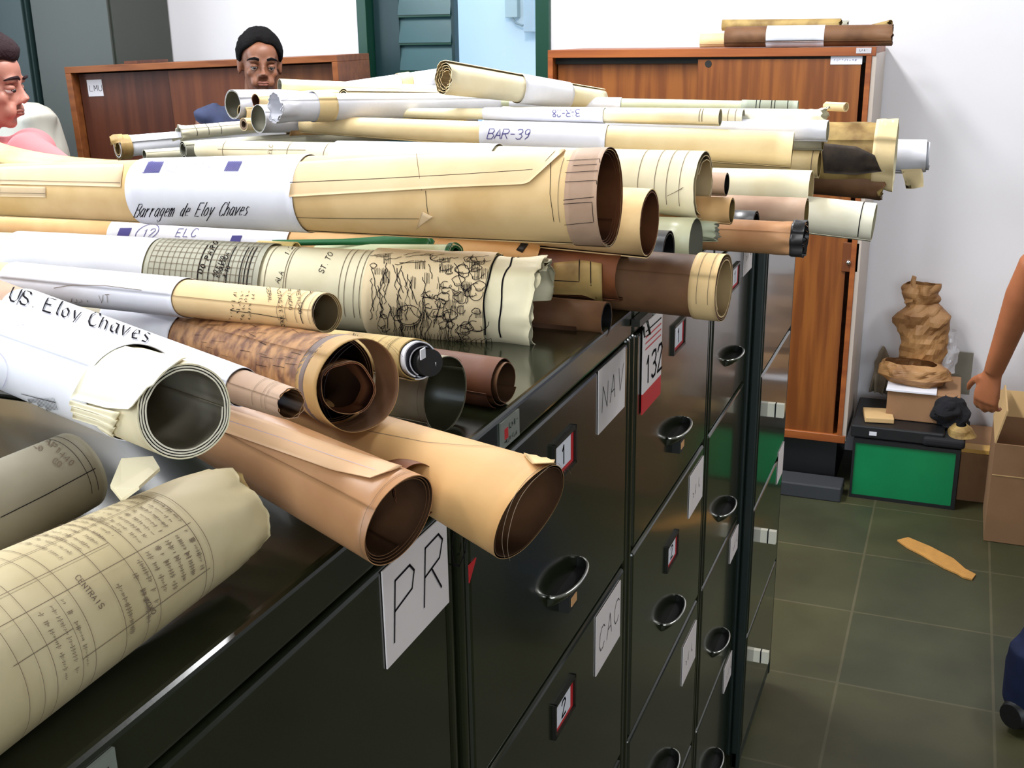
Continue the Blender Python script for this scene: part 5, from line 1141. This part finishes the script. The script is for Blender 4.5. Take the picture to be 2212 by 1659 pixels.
# person at the right edge, bending down: forearm and hand over the carton, jeans
W = at(2143, 812, y=3.50); EL = at(2232, 575, y=3.36); HD = at(2118, 905, y=3.52)
mb = MB(); SH = Vector((EL.x+.22, EL.y-.10, EL.z+.22))
mb.tube([SH, SH.lerp(EL, .5), EL, EL.lerp(W, .25), EL.lerp(W, .6), W+(EL-W)*.04], [.056, .052, .043, .046, .037, (.030, .024)], 20)
hand(mb, W, HD-W, (.25, .55, -.5), 26, -1, 1.05)
T = Tm((SH.x+.12, SH.y+.16, SH.z+.10), radians(150), radians(50)); head_parts(mb, T)
hip = Vector((1.12, 2.72, .78)); shc = SH+Vector((.16, .02, .0))
tor4 = lambda m_, g: m_.tube([shc+(shc-hip)*.12, shc, shc.lerp(hip, .4), shc.lerp(hip, .8), hip], [(.08+g, .06+g), (.17+g, .09+g), (.17+g, .11+g), (.15+g, .10+g), (.16+g, .11+g)], 22, up=(.3, .3, 1))
tor4(mb, -.012)
legs4 = []
for s, (kn, an) in ((-1, ((.80, 2.86, .44), tuple(at(2238, 1462, y=2.64)))), (1, ((1.18, 3.05, .46), (1.12, 2.86, .08)))):
    h_ = hip+Vector((s*.09, 0, -.03)); legs4.append((h_, Vector(kn), Vector(an)))
def lg(m_, g, cuff=0):
    for h_, kn, an in legs4: m_.tube([h_, h_.lerp(kn, .5), kn, kn.lerp(an, .4), an], [.085+g, .074+g, .058+g, .056+g, .044+g+cuff], 18, up=(0, 1, 0))
lg(mb, -.012)
s2 = SH+Vector((.33, .04, 0)); e2 = s2+Vector((.05, .12, -.26)); w2 = e2+Vector((-.1, .18, -.12))
mb.tube([s2, s2.lerp(e2, .5), e2, e2.lerp(w2, .3), w2], [.054, .05, .042, .043, .028], 16); hand(mb, w2, (-.3, .6, -.6), (-1, 0, -.3), 30, 1)
for h_, kn, an in legs4: mb.tube([an, an+Vector((.03, .05, -.03)), an+Vector((.09, .12, -.045))], [.04, .04, .028], 12)
root = remesh(mb, 'person', S4, None, .0055, 5); tag(root, 'person bending at the right edge, bare forearm and hand beside the open carton', 'person')
sv = MB(); tor4(sv, .012); sv.tube([SH+(SH-EL)*.1, SH, SH.lerp(EL, .45)], [.06, .068, .064], 18); sv.tube([s2, s2.lerp(e2, .45)], [.068, .064], 18); remesh(sv, 'shirt', NAVY, root, .01, 8)
tr = MB(); tr.tube([hip+Vector((-.03, .03, .06)), hip, hip-Vector((0, 0, .09))], [(.165, .12), (.175, .125), (.15, .11)], 20); lg(tr, .014, .022)
for h_, kn, an in legs4: tr.tube([an+Vector((0, 0, .08)), an, an-Vector((0, 0, .075))], [.068, .072, .070], 18); remesh(tr, 'jeans', JEANS, root, .009, 6)
for h_, kn, an in legs4:
    sh_ = MB(); c0 = Vector((an.x, an.y, .048)); d = Vector((.62, .78, 0)); sh_.tube([c0-d*.08, c0-d*.03, c0+d*.06, c0+d*.15-Vector((0, 0, .01)), c0+d*.20-Vector((0, 0, .02))], [(.03, .03), (.048, .046), (.05, .044), (.05, .034), (.03, .022)], 16)
    sh_.build('shoe', M_BLACK, root)
head_extras(root, T, HAIR, seed=5)
